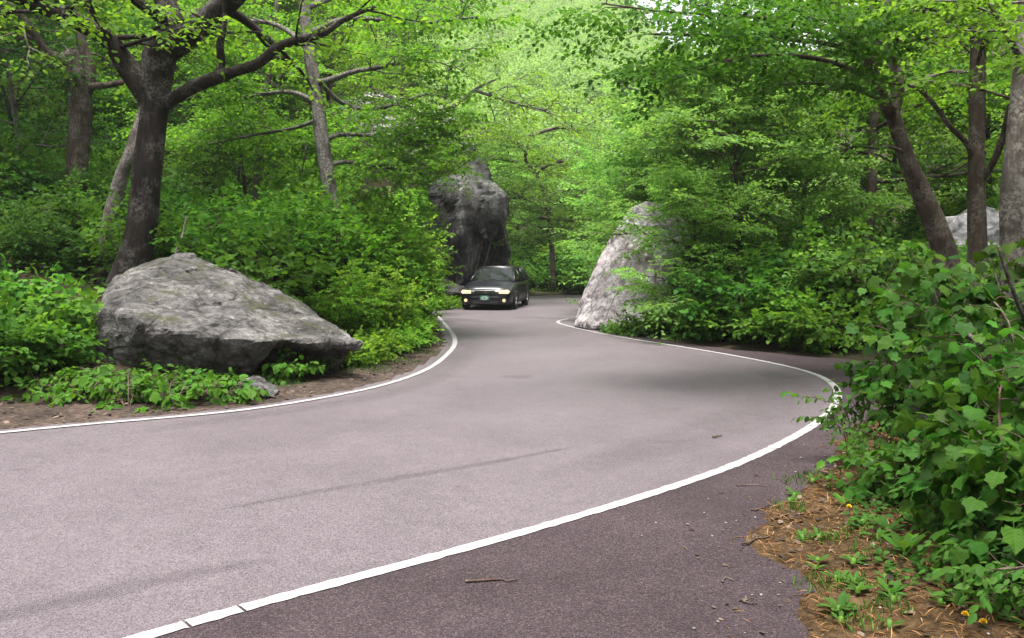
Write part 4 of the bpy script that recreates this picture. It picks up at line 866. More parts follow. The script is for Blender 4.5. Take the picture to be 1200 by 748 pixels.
A_S = dict(kids=2, twigs=3, twig_len=.26, flat=.5, lift=.02, n=7, len=.42, lev=0)
SHR = [shrub_meshes(11, 1.35, .85, 12, .125, 5, LEAF4, A_S), shrub_meshes(12, 1.1, .95, 12, .12, 5, LEAF4, A_S), shrub_meshes(13, 1.7, .9, 14, .11, 5, LEAF4, A_S),
       shrub_meshes(14, .55, .7, 12, .10, 5, LEAF4, dict(A_S, n=4, len=.26, twig_len=.2)), shrub_meshes(15, .42, .55, 10, .075, 6, LEAF4, dict(A_S, n=5, len=.2, twig_len=.16))]
BUSH = [shrub_meshes(17, 2.5, 1.25, 16, .105, 6, LEAF4, dict(A_S, n=11, len=.55, twig_len=.3)), shrub_meshes(18, 2.2, 1.3, 16, .11, 6, LEAF4, dict(A_S, n=10, len=.55, twig_len=.3))]
def place_shrub(meshes, x, y, s, rz, label, group, leafm='leaf_shrub', name='shrub', z=None):
    o = empty(name, (x, y, (H(x, y) if z is None else z)), label, 'shrub' if name != 'herb' else 'plant', group, rz, s)
    for nm, me in (('stem', meshes[0]), ('foliage', meshes[1])):
        c = bpy.data.objects.new(nm, me); C.objects.link(c); c.parent = o
        if not me.materials: me.materials.append(M['twig'] if nm == 'stem' else M[leafm])
        c.material_slots[0].link = 'OBJECT'; c.material_slots[0].material = M['twig'] if nm == 'stem' else M[leafm]
    return o
R = np.random.default_rng(77)
# the bright bank bush beside the road
for i, (px, D, s, k) in enumerate([(440, 17.6, 1.0, 0), (415, 16.3, .9, 1), (452, 19.4, 1.0, 1), (392, 16.6, 1.0, 0), (372, 15.6, .85, 1), (420, 19.2, 1.15, 0), (440, 21.8, 1.15, 1), (385, 18.2, 1.1, 0), (350, 16.5, .95, 1), (325, 15.3, .8, 0), (462, 24.5, 1.1, 0), (300, 16.5, .9, 1), (345, 19, 1.05, 0), (432, 14.9, .62, 1), (408, 14.2, .5, 0), (462, 16.4, .6, 1), (474, 18.5, .62, 0), (478, 21.5, .7, 1)]):
    x, y, _ = P(px, 330, D); place_shrub(BUSH[k], x, y, s, R.uniform(0, 6.3), 'tall bright green shrub in the dense bank bush between boulder and left line', 'shrubs of the bright bank bush', 'leaf_bright' if px > 428 else 'leaf_maple' if px > 365 else 'leaf_shrub', 'bank_shrub')  # leaf tone steps darker leftward: brightness and shade put in by colour
def scatter(n, px, Drange, cond, mind, seed, existing=None):
    r = np.random.default_rng(seed); out_ = list(existing or []); res = []
    tries = 0
    while len(res) < n and tries < n*40:
        tries += 1; D = Drange[0]+(Drange[1]-Drange[0])*r.uniform()**.8; p_ = r.uniform(*px); x, y, _ = P(p_, 330, D)
        if not cond(p_, D, x, y): continue
        md = mind(D) if callable(mind) else mind
        if any((x-a_)**2+(y-b_)**2 < md*md for a_, b_ in out_): continue
        out_.append((x, y)); res.append((p_, D, x, y))
    return res
def off_road(x, y, m_):
    X, Y = np.array([x]), np.array([y])
    if in_poly(X, Y, rp_c)[0]: return False
    return min(seg_dist(X, Y, le_c)[0], seg_dist(X, Y, re_c)[0]) > m_
def left_ok(p_, D, x, y):
    if not off_road(x, y, 1.25): return False
    if 45 < p_ < 440 and D < 13.6: return False
    if p_ > 330 and D < 15: return False
    return True
for p_, D, x, y in scatter(70, (-90, 300), (9.3, 26), left_ok, .85, 5):
    k = R.integers(0, 3); place_shrub(SHR[k], x, y, R.uniform(.7, 1.15)*(.5 if D < 13 and p_ < 125 else .7 if D < 17 and p_ < 125 else 1.0), R.uniform(0, 6.3), 'leafy low shrub on the shaded bank left of the boulder' if p_ < 120 else 'leafy low shrub on the shaded slope behind the boulder', 'undergrowth shrubs on the left bank', 'leaf_shrub' if R.uniform() < .2 else 'leaf_shaded')  # mostly the darkened leaf, so the bank's shade sits in the colour
for p_, D, x, y in scatter(45, (-120, 560), (26, 46), lambda p_, D, x, y: off_road(x, y, 1.0) and not (490 < p_ < 610 and D < 40), 1.5, 6):
    place_shrub(SHR[R.integers(0, 3)], x, y, R.uniform(1.1, 1.7), R.uniform(0, 6.3), 'leafy shrub deep in the woods of the left slope', 'shrubs deep in the left woods', 'leaf_shaded')  # deep woods gloom comes from the darkened leaf colour too
for p_, D, x, y in scatter(34, (560, 800), (39.5, 52), lambda p_, D, x, y: off_road(x, y, .5), 1.1, 8):
    place_shrub(SHR[R.integers(0, 3)], x, y, R.uniform(.7, 1.25), R.uniform(0, 6.3), 'green shrub along the far edge of the road beyond the car', 'shrubs beyond the far bend', 'leaf_shrub')
for p_, D, x, y in scatter(75, (745, 1250), (12.5, 27), lambda p_, D, x, y: off_road(x, y, .75) and not (p_ < 800 and D < 22), .9, 9):
    place_shrub(SHR[R.integers(0, 3)], x, y, R.uniform(.7, 1.2), R.uniform(0, 6.3), 'dark leafy shrub in the thicket behind the right bend', 'shrubs of the thicket behind the right bend', 'leaf_shrub' if R.uniform() < .5 else 'leaf_shaded')
for i, (px, D, s) in enumerate([(735, 18.3, .55), (758, 18.2, .7), (785, 18.0, .85), (812, 17.5, .9), (840, 16.8, 1.0), (870, 16.2, 1.0), (900, 15.7, 1.1), (930, 15.2, 1.1), (965, 14.9, 1.1), (720, 18.9, .4)]):
    x, y, _ = P(px, 380, D); place_shrub(SHR[3], x, y, s, R.uniform(0, 6.3), 'low green plant at the edge of the far asphalt by the pale boulder', 'low plants along the far right edge', 'leaf_shrub', 'herb')
# low sprays along the verges
for i, (px, D, s) in enumerate([(20, 10.0, .9), (50, 10.2, .8), (70, 10.7, .7), (-20, 9.9, 1), (40, 10.9, 1.1), (5, 11.3, 1.1), (405, 12.6, .6), (425, 13.1, .65), (447, 13.8, .65), (465, 14.7, .7), (476, 15.8, .75), (484, 17.2, .7), (350, 11.5, .4), (372, 11.9, .4), (482, 19.5, .7), (480, 22, .7)]):
    x, y, _ = P(px, 440, D); place_shrub(SHR[3], x, y, s, R.uniform(0, 6.3), 'low leafy plant on the verge along the left line', 'low plants along the left verge', 'leaf_shrub' if i < 6 else 'leaf_bright', 'herb')
for i, (px, D, s) in enumerate([(512, 27.5, .9), (522, 28.4, .9), (532, 29.2, .8), (541, 30.2, .7)]):
    x, y, _ = P(px, 345, D); place_shrub(SHR[4], x, y, s, R.uniform(0, 6.3), 'low grassy plant in front of the rock ledge left of the car', 'low plants by the rock ledge', 'leaf_bright', 'herb')

# --- woods
def woods(n, px, Dr, cond, mind, seed, label, group, kinds, leafs, smin, smax):
    r = np.random.default_rng(seed)
    for p_, D, x, y in scatter(n, px, Dr, cond, mind, seed):
        place_tree(PROTO[kinds[r.integers(0, len(kinds))]], x, y, r.uniform(smin, smax), r.uniform(0, 6.3), label, group, 'broadleaf_tree', 'leaf_shaded' if p_ < 330 and r.uniform() < .8 else leafs[r.integers(0, len(leafs))], ['bark_grey', 'bark_brown', 'bark_dark'][r.integers(0, 3)], tilt=(r.normal(0, .04), r.normal(0, .04)))  # trees to the left mostly take the darkened leaf, shade by colour
woods(16, (-60, 460), (19, 30), lambda p_, D, x, y: off_road(x, y, 3) and not (470 < p_), 2.0, 21, 'small understorey tree on the left slope behind the big trunks', 'understorey trees on the left slope', [2, 4], ['leaf_maple', 'leaf_bright'], .7, 1.05)
woods(52, (-160, 470), (26, 62), lambda p_, D, x, y: off_road(x, y, 5) and not (370 < p_ < 600 and D < 52), 3.0, 22, 'green broadleaf tree in the woods of the left slope', 'trees in the woods of the left slope', [0, 1, 3, 2], ['leaf_maple', 'leaf_bright'], .85, 1.3)
woods(16, (470, 860), (43, 56), lambda p_, D, x, y: off_road(x, y, 3) and D > 43, 3.2, 23, 'bright green tree in the valley beyond the far bend', 'trees beyond the far bend', [2, 4], ['leaf_bright', 'leaf_pale'], .7, 1.05)
woods(40, (820, 1380), (17, 52), lambda p_, D, x, y: off_road(x, y, 3.5) and D > 19+.0*p_, 2.6, 24, 'green broadleaf tree in the woods behind the right bend', 'trees in the woods behind the right bend', [2, 4, 0, 1], ['leaf_maple', 'leaf_bright', 'leaf_pale'], .8, 1.15)
for i, (px, D, k, s) in enumerate([(640, 44, 4, .9), (668, 43, 4, .8), (690, 46, 2, .8), (720, 44, 2, .85), (610, 47, 2, .9), (760, 40, 2, .9), (580, 50, 0, .85), (545, 48, 0, .9)]):
    x, y, _ = P(px, 330, D); place_tree(PROTO[k], x, y, s, R.uniform(0, 6.3), 'fresh green tree at the back of the bend beyond the car', 'trees at the back of the bend', 'broadleaf_tree', 'leaf_bright' if i % 2 else 'leaf_pale', 'bark_grey')

# far wooded mountainside: crowns read as one mass
r = np.random.default_rng(5); pos = []; 
az = r.uniform(-.22, .34, 2300); rd = 62+ (330-62)*r.uniform(size=2300)**.75
X = rd*np.sin(az); Y = rd*np.cos(az); Z = height(X, Y)
POS = []; DIR = []; UP = []; SZ = []; TT = Tubes()
for x, y, z, q_ in zip(X, Y, Z, rd):
    n_ = int(150 + 330*max(0, 1-(q_-62)/160)); hh = r.uniform(4.5, 8.5); ww = hh*r.uniform(.28, .42)
    v = norm(r.normal(size=(n_, 3))); v[:, 2] = np.abs(v[:, 2])*1.1-.25; rad_ = r.uniform(.55, 1.0, n_)[:, None]*(1+.3*np.sin(v[:, :1]*5+x)*np.cos(v[:, 1:2]*4+y))
    POS.append(np.array([x, y, z+hh*.58]) + v*rad_*np.array([ww, ww, hh*.45])); DIR.append(v*[1, 1, .2]+r.normal(0, .5, (n_, 3))); UP.append(v*.6+[0, 0, 1]+r.normal(0, .35, (n_, 3))); SZ.append(r.uniform(.22, .5, n_))
    TT.add([(x, y, z-.3), (x, y, z+hh*.6)], [.12, .06], 4)
fo = link_obj('forest', leaf_mesh('forest', LEAF2, np.vstack(POS), np.vstack(DIR), np.vstack(UP), np.concatenate(SZ)), None, M['leaf_hazed'])
tag(fo, 'haze-paled green forest covering the far mountainside', None, None, 'stuff')
ft = link_obj('forest_trunks', TT.build('forest_trunks'), None, M['bark_grey']); tag(ft, 'distant trunks of the forest on the mountainside', None, None, 'stuff')

# ground cover nobody could count
def cover(n, px, Dr, cond, seed, name, label, mat, size, h):
    r = np.random.default_rng(seed); D = Dr[0]+(Dr[1]-Dr[0])*r.uniform(size=n)**.9; p_ = r.uniform(*px, n)
    x = (p_-CX)/F_PX*D; y = D*ct; ok = cond(x, y); x, y = x[ok], y[ok]; z = height(x, y); m_ = len(x)
    pos = np.stack([x, y, np.maximum(z, -.01) + r.uniform(.02, h, m_)], 1); d = r.normal(size=(m_, 3)); d[:, 2] = r.normal(0, .25, m_)
    up = np.array([0, 0, 1.])+r.normal(0, .35, (m_, 3)); o = link_obj(name, leaf_mesh(name, LEAF4 if size < .2 else LEAF2, pos, d, up, r.uniform(.6, 1.2, m_)*size), None, mat); tag(o, label, None, None, 'stuff')
def band(side, a, b_):
    ec = le_c if side == 'l' else re_c
    def f(x, y):
        d = seg_dist(x, y, ec); return (d > a) & (d < b_) & ~in_poly(x, y, rp_c)
    return f
cover(16000, (-120, 520), (8, 36), band('l', 1.15, 16), 41, 'ground_cover', 'small leaves of the ground cover on the left bank', M['leaf_shaded'], .085, .22)
cover(12000, (740, 1400), (11, 34), band('r', .7, 14), 42, 'ground_cover', 'small leaves of the ground cover behind the right bend', M['leaf_shaded'], .085, .2)
cover(5000, (520, 820), (38, 60), lambda x, y: ~in_poly(x, y, rp_c), 43, 'ground_cover', 'ground cover beyond the far bend', M['leaf_shrub'], .11, .25)

# the damp valley air
bm = bmesh.new(); bmesh.ops.create_cube(bm, size=1); bmesh.ops.scale(bm, vec=(900, 900, 150), verts=bm.verts); bmesh.ops.translate(bm, vec=(0, 240, 72), verts=bm.verts)
HAZE = True
if HAZE:
    me = bpy.data.meshes.new('haze'); bm.to_mesh(me); hz = bpy.data.objects.new('haze', me); C.objects.link(hz); tag(hz, 'thin pale haze filling the valley', None, None, 'stuff')
    m = bpy.data.materials.new('valley_haze'); m.use_nodes = True; n = m.node_tree.nodes; n.clear(); out = n.new('ShaderNodeOutputMaterial'); vol = n.new('ShaderNodeVolumePrincipled')
    vol.inputs['Color'].default_value = (.92, .95, .95, 1); vol.inputs['Density'].default_value = .0004; vol.inputs['Anisotropy'].default_value = .2; m.node_tree.links.new(vol.outputs[0], out.inputs['Volume']); me.materials.append(m)
bm.free()

# one label per thing: by the landmark it stands at, then by its place in the row
ORD = ['nearest', 'second nearest', 'third nearest', 'fourth nearest', 'fifth nearest', 'sixth nearest', 'seventh nearest', 'eighth nearest', 'ninth nearest', 'tenth nearest', 'eleventh nearest', 'twelfth nearest', 'thirteenth nearest', 'fourteenth nearest', 'fifteenth nearest', 'sixteenth nearest', 'seventeenth nearest', 'eighteenth nearest', 'nineteenth nearest', 'twentieth nearest']
LM = [(-900, -60, 'just beyond the left edge'), (-60, 0, 'cut by the left edge'), (0, 60, 'at the far left edge'), (60, 118, 'behind the dark elbowed trunk'), (118, 160, 'behind the pale leaning trunk'), (160, 230, 'just right of the massive maple'), (230, 290, 'above the boulder crest'), (290, 345, 'around the thin straight sapling'), (345, 420, 'around the slim grey trunk'), (420, 470, 'at the roadside end of the bank bush'), (470, 540, 'left of the car'),
      (540, 620, 'straight above the car'), (620, 680, 'between car and tall pale boulder'), (680, 735, 'behind the tall pale boulder'), (735, 800, 'at the right flank of the pale boulder'), (800, 860, 'left of the leaning small tree'), (860, 930, 'behind the leaning small tree'), (930, 1000, 'behind the white line where it turns'), (1000, 1080, 'left of the leaning forked trunk'), (1080, 1135, 'behind the leaning forked trunk'), (1135, 1175, 'behind the upright brown trunk'), (1175, 1260, 'behind the thick pale trunk'), (1260, 2600, 'just beyond the right edge')]
KINDW = {'shrubs of the bright bank bush': 'bright bank shrubs', 'understorey trees on the left slope': 'understorey trees', 'undergrowth shrubs on the left bank': 'low leafy shrubs', 'shrubs deep in the left woods': 'deep woods shrubs', 'shrubs beyond the far bend': 'far roadside shrubs', 'shrubs of the thicket behind the right bend': 'thicket shrubs',
         'low plants along the far right edge': 'low verge plants', 'low plants along the left verge': 'low verge plants', 'low plants by the rock ledge': 'grassy plants', 'trees in the woods of the left slope': 'tall woodland trees', 'trees beyond the far bend': 'valley trees', 'trees in the woods behind the right bend': 'green woodland trees', 'trees at the back of the bend': 'fresh green trees'}
bk = {}
for o in list(C.objects):
    g = o.get('group')
    if g in KINDW:
        px, py, D = project(*o.location); lm = next((l for a_, b_, l in LM if a_ <= px < b_), LM[-1][2]); bk.setdefault((g, lm), []).append((D, o))
for (g, lm), L_ in bk.items():
    L_.sort(key=lambda q_: q_[0])
    for i_, (_, o) in enumerate(L_): o['label'] = ('the only one of the %s %s' % (KINDW[g], lm)) if len(L_) == 1 else '%s of the %s %s' % (ORD[min(i_, 19)], KINDW[g], lm)
# ------------------------------------------------------------------ the near right: saplings with single leaves, weeds, litter
def maple_leaf_mesh(name, seed, lobes=5, L=1.0):
    """a lobed leaf: base at the origin, tip along +Y, soft fold and droop"""
    r = np.random.default_rng(seed)
    half = [(.08, -.06), (.30, -.08), (.38, .08), (.54, .24), (.44, .40), (.46, .62), (.25, .68), (.0, 1.0)]
    half = [(x*(1+r.uniform(-.08, .08)), y+r.uniform(-.03, .03)) for x, y in half[:-1]] + [half[-1]]
    cu, cv = r.uniform(.02, .34), r.uniform(-.25, .25)
    def z(x, y): return .16*abs(x)*(1+cv) - cu*y*y - (.12+cu)*x*x + cv*x*y*.5 + r.normal(0, .016)
    mid = [(0, 0), (0, .2), (0, .45), (0, .72), (0, 1.0)]
    V = [(0, y, z(0, y)) for _, y in mid[:-1]]; F = []
    for s in (1, -1):
        b0 = len(V); V += [(s*x, y, z(x, y)) for x, y in half]
        g = [(0, b0, b0+1), (0, b0+1, b0+2), (0, b0+2, 1), (1, b0+2, b0+3), (1, b0+3, b0+4), (1, b0+4, 2), (2, b0+4, b0+5), (2, b0+5, b0+6), (2, b0+6, 3), (3, b0+6, b0+7)]
        F += [f if s > 0 else f[::-1] for f in g]
    V = np.array(V); b0 = len(V)
    V = np.vstack([V, [(-.012, 0, 0), (.012, 0, 0), (.008, -.42, .06), (-.008, -.42, .06)]]); F.append((b0, b0+3, b0+2, b0+1))
    me = bpy.data.meshes.new(name); me.from_pydata([tuple(v) for v in V], [], F); me.update(); me.materials.append(M['leaf_front']); return me
LEAVES = [maple_leaf_mesh('leaf', s) for s in range(9)]
def oval_leaf(name, seed, wd=.34, mat='leaf_shrub', serr=.03):
    r = np.random.default_rng(seed); ys = [0, .12, .3, .5, .7, .86, 1.0]; ws = [.03, .55, .9, 1, .82, .45, 0]
    V = [(0, y, -.18*y*y) for y in ys]; F = []
    for s in (1, -1):
        b0 = len(V); V += [(s*wd*w2*(1+r.uniform(-.1, .1)), y+r.uniform(-serr, serr)*.5, .13*wd*w2-.20*y*y) for y, w2 in zip(ys[:-1], ws[:-1])]
        for i in range(len(ys)-2): f = (i, b0+i, b0+i+1, i+1); F.append(f if s > 0 else f[::-1])
        f = (len(ys)-2, b0+len(ys)-2, len(ys)-1); F.append(f if s > 0 else f[::-1])
    me = bpy.data.meshes.new(name); me.from_pydata(V, [], F); me.update(); me.materials.append(M[mat]); return me
OVALS = [oval_leaf('leaf', s, .36, 'leaf_shrub', .07) for s in range(5)]
HERB = [oval_leaf('leaf', 30+s, .26, 'leaf_weed', .06) for s in range(4)]
def leaf_objs(meshes, pos, d, up, size, parent, org, rng, limit=300):
    d = norm(d); x = norm(np.cross(d, up)); z = np.cross(x, d); n = len(pos)
    # the leaves nearest the camera show largest: those become parts
    order = np.argsort(np.linalg.norm(pos-np.array([0, 0, CAM_H]), axis=1)); keep = order[:limit]; rest = order[limit:]
    for i in keep:
        c = bpy.data.objects.new('leaf', meshes[rng.integers(0, len(meshes))]); C.objects.link(c); c.parent = parent
        s = size[i]; q_ = pos[i]-org
        c.matrix_local = Matrix(((x[i][0]*s, d[i][0]*s, z[i][0]*s, q_[0]), (x[i][1]*s, d[i][1]*s, z[i][1]*s, q_[1]), (x[i][2]*s, d[i][2]*s, z[i][2]*s, q_[2]), (0, 0, 0, 1)))
    if len(rest):
        me = meshes[0]; V = np.array([v.co[:] for v in me.vertices]); F = [tuple(p_.vertices) for p_ in me.polygons]
        Vv, L_, S_ = leaf_arrays((V, F), pos[rest]-org, d[rest], up[rest], size[rest]); o = link_obj('foliage', build('foliage', Vv, L_, S_), parent, me.materials[0]); tag(o, None, None, None, 'stuff')
def sapling(seed, base, tips, label, leaf=.10, nsub=8, slen=.34, twl=.17, per=3, meshes=None, limit=300, name='maple_sapling', cat='sapling', droop=.35, flat=.5, stem_r=.012):
    p = Plant(seed); rng = p.rng; gx_, gy_ = base; b0 = np.array([gx_, gy_, max(H(gx_, gy_), 0)-.05]); a = dict(kids=2, twigs=2, twig_len=twl, flat=flat, lift=-.01, rmin=.001)
    for t_ in tips:
        tip = P(*t_[:3]); mid = (b0*.55+tip*.45) + np.array([rng.normal(0, .04), rng.normal(0, .04), .25*abs(tip[2]-b0[2])+.06]); sp = catmull([b0+rng.normal(0, .02, 3)*[1, 1, 0], mid, tip], 6)
        p.limb(sp, np.linspace(stem_r, .004, len(sp)), 6, .1); p.along(sp, nsub, slen, .004, 0, a, .18); p.sub(tip, sp[-1]-sp[-2], slen*.7, .004, 0, a)
    o = empty(name, tuple(b0), label, cat); me = p.T.build('stem'); me.transform(Matrix.Translation(-Vector(b0))); link_obj('stem', me, o, M['twig'])
    O, Dd, Ln = np.array(p.O), np.array(p.D), np.array(p.L); pos, d, up, sz = twig_leaves(rng, O, Dd, Ln, per, leaf, droop, .5); sz = sz*rng.uniform(.6, 1.25, len(sz))
    keep = pos[:, 2] > .03
    d[:, 2] -= .3; up = up + np.array([0, -.3, .5])
    leaf_objs(meshes or LEAVES, pos[keep], d[keep], up[keep], sz[keep], o, b0, rng, limit)
    return o
sapling(201, G(1150, 560), [(1055, 345, 6.4), (1085, 318, 6.5), (1045, 390, 6.2), (1110, 318, 6.6)], 'maple sapling with the highest leaves left of the right hand trunks', .085, 12, .26)
sapling(202, G(1200, 620), [(1130, 322, 5.4), (1165, 316, 5.5), (1212, 316, 5.4), (1120, 375, 5.2)], 'tall maple sapling in front of the two upright right hand trunks', .085, 11, .26)
sapling(203, G(1145, 565), [(1018, 428, 6.5), (1030, 450, 6.4), (1042, 425, 6.4), (1065, 480, 6.2)], 'maple sapling reaching a level spray of leaves out over the asphalt', .075, 12, .2, .14, 4, flat=.25)
sapling(204, G(1135, 600), [(1010, 535, 5.8), (1030, 565, 5.6), (1050, 540, 5.5), (1080, 575, 5.3)], 'low maple sapling touching the white line at the right bend', .07, 9, .17, .13, 4)
sapling(205, G(1205, 700), [(1135, 490, 4.4), (1175, 440, 4.5), (1208, 410, 4.4), (1155, 550, 4.3)], 'near maple sapling with large pale leaves at the right edge', .09, 9, .24)
sapling(206, G(1250, 690), [(1205, 590, 3.9), (1190, 630, 3.9), (1222, 530, 4.0), (1195, 545, 4.1)], 'nearest maple sapling at the lower right edge of the picture', .095, 7, .22)
sapling(207, G(1170, 585), [(1090, 410, 5.8), (1115, 440, 5.6), (1140, 390, 5.7), (1080, 460, 5.9)], 'maple sapling filling the middle of the right hand bush', .085, 11, .26)
sapling(208, G(1170, 610), [(1095, 505, 5.3), (1125, 530, 5.1), (1090, 565, 5.1), (1145, 470, 5.2)], 'maple sapling low in the shaded middle of the right hand bush', .08, 10, .24)
# low leafy herbs under the saplings
for i, (px, py, s) in enumerate([(1040, 570), (1085, 610), (1130, 640), (1165, 690), (1200, 735), (1120, 690), (1155, 735), (1010, 545), (1100, 735), (1190, 660)]if False else [(1040, 575, 1), (1090, 610, 1), (1135, 650, 1), (1170, 700, .9), (1205, 745, .9), (1000, 545, .8)]):
    g = G(px, py); tp = [(px-45+22*j, py-55-12*((i+j) % 3), 1600/(py-305)*1.0) for j in range(4)]
    sapling(220+i, g, tp, 'low dark herb of pointed leaves, %s' % ['at the asphalt side under the saplings', 'in the shade behind the dock leaves', 'right of the dock leaves', 'by the lower yellow flowers', 'in the lower right corner', 'where the verge meets the low sapling'][i],   .06, 6, .17, .11, 4, HERB, 200, 'herb', 'plant', .2, .6, .005)
# rosettes of broad leaves on the litter, single leaves as parts
ROS = [oval_leaf('leaf', 10+s, .2, 'leaf_weed', .07) for s in range(3)]
def rosette(x, y, n, ln, label, cat='weed', name='weed', seed=0, el=(.25, .9)):
    r = np.random.default_rng(seed); z = float(verge_z(np.array([x]), np.array([y]))[0])+.004; o = empty(name, (x, y, z), label, cat)
    T2 = Tubes(); T2.add([(0, 0, -.03), (0, 0, .03)], [.012, .01], 6); link_obj('stem', T2.build('stem'), o, M['grass'])
    for i in range(n):
        a_ = i*2.4+r.uniform(-.3, .3); e_ = r.uniform(*el); s = ln*r.uniform(.7, 1.2)
        c = bpy.data.objects.new('leaf', ROS[r.integers(0, 3)]); C.objects.link(c); c.parent = o
        c.location = (math.cos(a_)*.012, math.sin(a_)*.012, .015); c.rotation_euler = Matrix.Rotation(a_-math.pi/2, 3, 'Z').to_euler(); c.rotation_euler = (Matrix.Rotation(a_-math.pi/2, 3, 'Z') @ Matrix.Rotation(e_, 3, 'X')).to_euler(); c.scale = (s, s, s)
    return o
for i, (px, py, n, ln, lab) in enumerate([(982, 722, 14, .10, 'green rosette of leaves at the foot of the tan verge'), (940, 636, 8, .07, 'small weed on the left edge of the tan needles'), (958, 664, 8, .07, 'small weed just above the middle of the tan verge'),
    (1000, 668, 10, .08, 'weed in the middle of the tan needle litter'), (952, 568, 9, .08, 'weed tuft at the top of the tan verge by the asphalt'), (990, 575, 10, .10, 'broad weed behind the topmost tuft of the verge'), (1022, 588, 11, .11, 'weed with wide leaves under the low sapling'),
    (1080, 640, 9, .20, 'dock plant with the largest upright leaves on the verge'), (1060, 668, 9, .15, 'dock plant in front of the tallest dock leaves'), (1110, 655, 10, .17, 'dock plant at the right, leaves in the shade'), (1010, 628, 10, .10, 'weed between the dry needles and the dock leaves'),
    (1040, 640, 10, .11, 'dark weed left of the dock plants'), (1005, 700, 9, .09, 'weed just right of the lowest rosette'), (925, 592, 6, .06, 'tiny weed at the asphalt edge of the verge')]):
    g = G(px, py); rosette(g[0], g[1], n, ln*.8, lab, 'weed', 'dock_plant' if ln > .14 else 'weed', 300+i, (.6, 1.25) if ln > .14 else (.2, .9))
rw = np.random.default_rng(12); k = 0
while k < 34:
    px, py = rw.uniform(920, 1180), rw.uniform(565, 745); g = G(px, py)
    if in_poly(np.array([g[0]]), np.array([g[1]]), rp_c)[0] or px < 905+(py-600)*.35+30*rw.uniform(): continue
    o = rosette(g[0], g[1], int(rw.integers(5, 10)), rw.uniform(.035, .085), 'small green weed scattered over the tan verge', 'weed', 'weed', 500+k); o['group'] = 'small weeds scattered over the verge'; k += 1
# yellow flowers
for i, (px, py, h_, lab) in enumerate([(1131, 723, .07, 'yellow dandelion left of its pair in the lower right corner'), (1152, 733, .06, 'yellow dandelion nearest the lower right corner'), (995, 594, .05, 'lone yellow flower near the top of the tan verge')]):
    Dp = 1600/(py+22-305); g = G(px, py+22); z0 = max(H(*g), 0); top = P(px, py, Dp); o = empty('dandelion', (g[0], g[1], z0), lab, 'flower')
    tp = np.array([top[0]-g[0], top[1]-g[1], max(.04, top[2]-z0)]); T2 = Tubes(); T2.add([(0, 0, -.02), tuple(tp*.5+[.005, 0, 0]), tuple(tp)], [.003]*3, 5); link_obj('stem', T2.build('stem'), o, M['grass'])
    a_ = np.arange(34)*2.4; rr2 = np.sqrt((np.arange(34)+.5)/34); d = np.stack([np.cos(a_)*rr2, np.sin(a_)*rr2, 1.15-rr2], 1)
    link_obj('flower_head', leaf_mesh('flower_head', LEAF2, np.tile(tp, (34, 1)), d, np.tile([0, 0, 1.], (34, 1))+d*.1, np.full(34, .018)), o, M['petal'])
# needles, dead leaves, grit
def litter(n, poly, seed, name, label, mat, tmpl, size, asp, zlift=.03, tilt=.25):
    r = np.random.default_rng(seed); lo, hi = poly.min(0), poly.max(0); X = r.uniform(lo[0], hi[0], n); Y = r.uniform(lo[1], hi[1], n); ok = in_poly(X, Y, poly); X, Y = X[ok], Y[ok]
    Z = np.maximum(verge_z(X, Y), .004) + r.uniform(.004, zlift*.7, len(X)); m_ = len(X); a_ = r.uniform(0, 6.28, m_); d = np.stack([np.cos(a_), np.sin(a_), r.normal(0, tilt, m_)], 1); up = np.array([0, 0, 1.])+r.normal(0, .3, (m_, 3))
    tv, tf = tmpl; o = link_obj(name, leaf_mesh(name, (tv*np.array([asp, 1, .5]), tf), np.stack([X, Y, Z], 1), d, up, r.uniform(.5, 1.3, m_)*size), None, mat); return tag(o, label, None, None, 'stuff')
vp = np.vstack([near, near[::-1]+np.array([1.7, -.2])]); vp = vp[(vp[:, 1] < 8.2)]
litter(30000, vp, 1, 'needle_litter', 'dry tan needles strewn on the right verge', M['needles'], LEAF2, .075, .085, .035)
litter(2600, vp, 2, 'leaf_litter', 'dead brown leaves strewn on the right verge', M['brown_leaves'], LEAF4, .05, .8, .03)
ed2 = np.vstack([offset(near, .38), near[::-1]]); litter(1500, ed2, 31, 'leaf_litter', 'dead leaf crumbs blown onto the asphalt edge', M['brown_leaves'], LEAF4, .03, .8, .014, .15); litter(900, ed2, 32, 'needle_litter', 'stray needles out on the asphalt', M['needles'], LEAF2, .06, .07, .012, .08)
ed = np.vstack([offset(near, .14), near[::-1]]); litter(5200, ed, 3, 'needle_litter', 'scattered needles washed onto the asphalt edge', M['needles'], LEAF2, .05, .06, .012, .08)
lvp = np.vstack([offset(lv, -.02), offset(lv, 1.7)[::-1]]); litter(9000, lvp, 4, 'leaf_litter', 'dead brown leaves along the left verge', M['brown_leaves'], LEAF4, .065, .8, .035)
rs = offset(shl, -.25); wide = np.vstack([rs, rec[::-1]]); litter(300, wide, 6, 'leaf_litter', 'crumbs of dead leaf on the dark asphalt', M['brown_leaves'], LEAF2, .03, .5, .01, .1)
gp = np.random.default_rng(8); pv = []; 
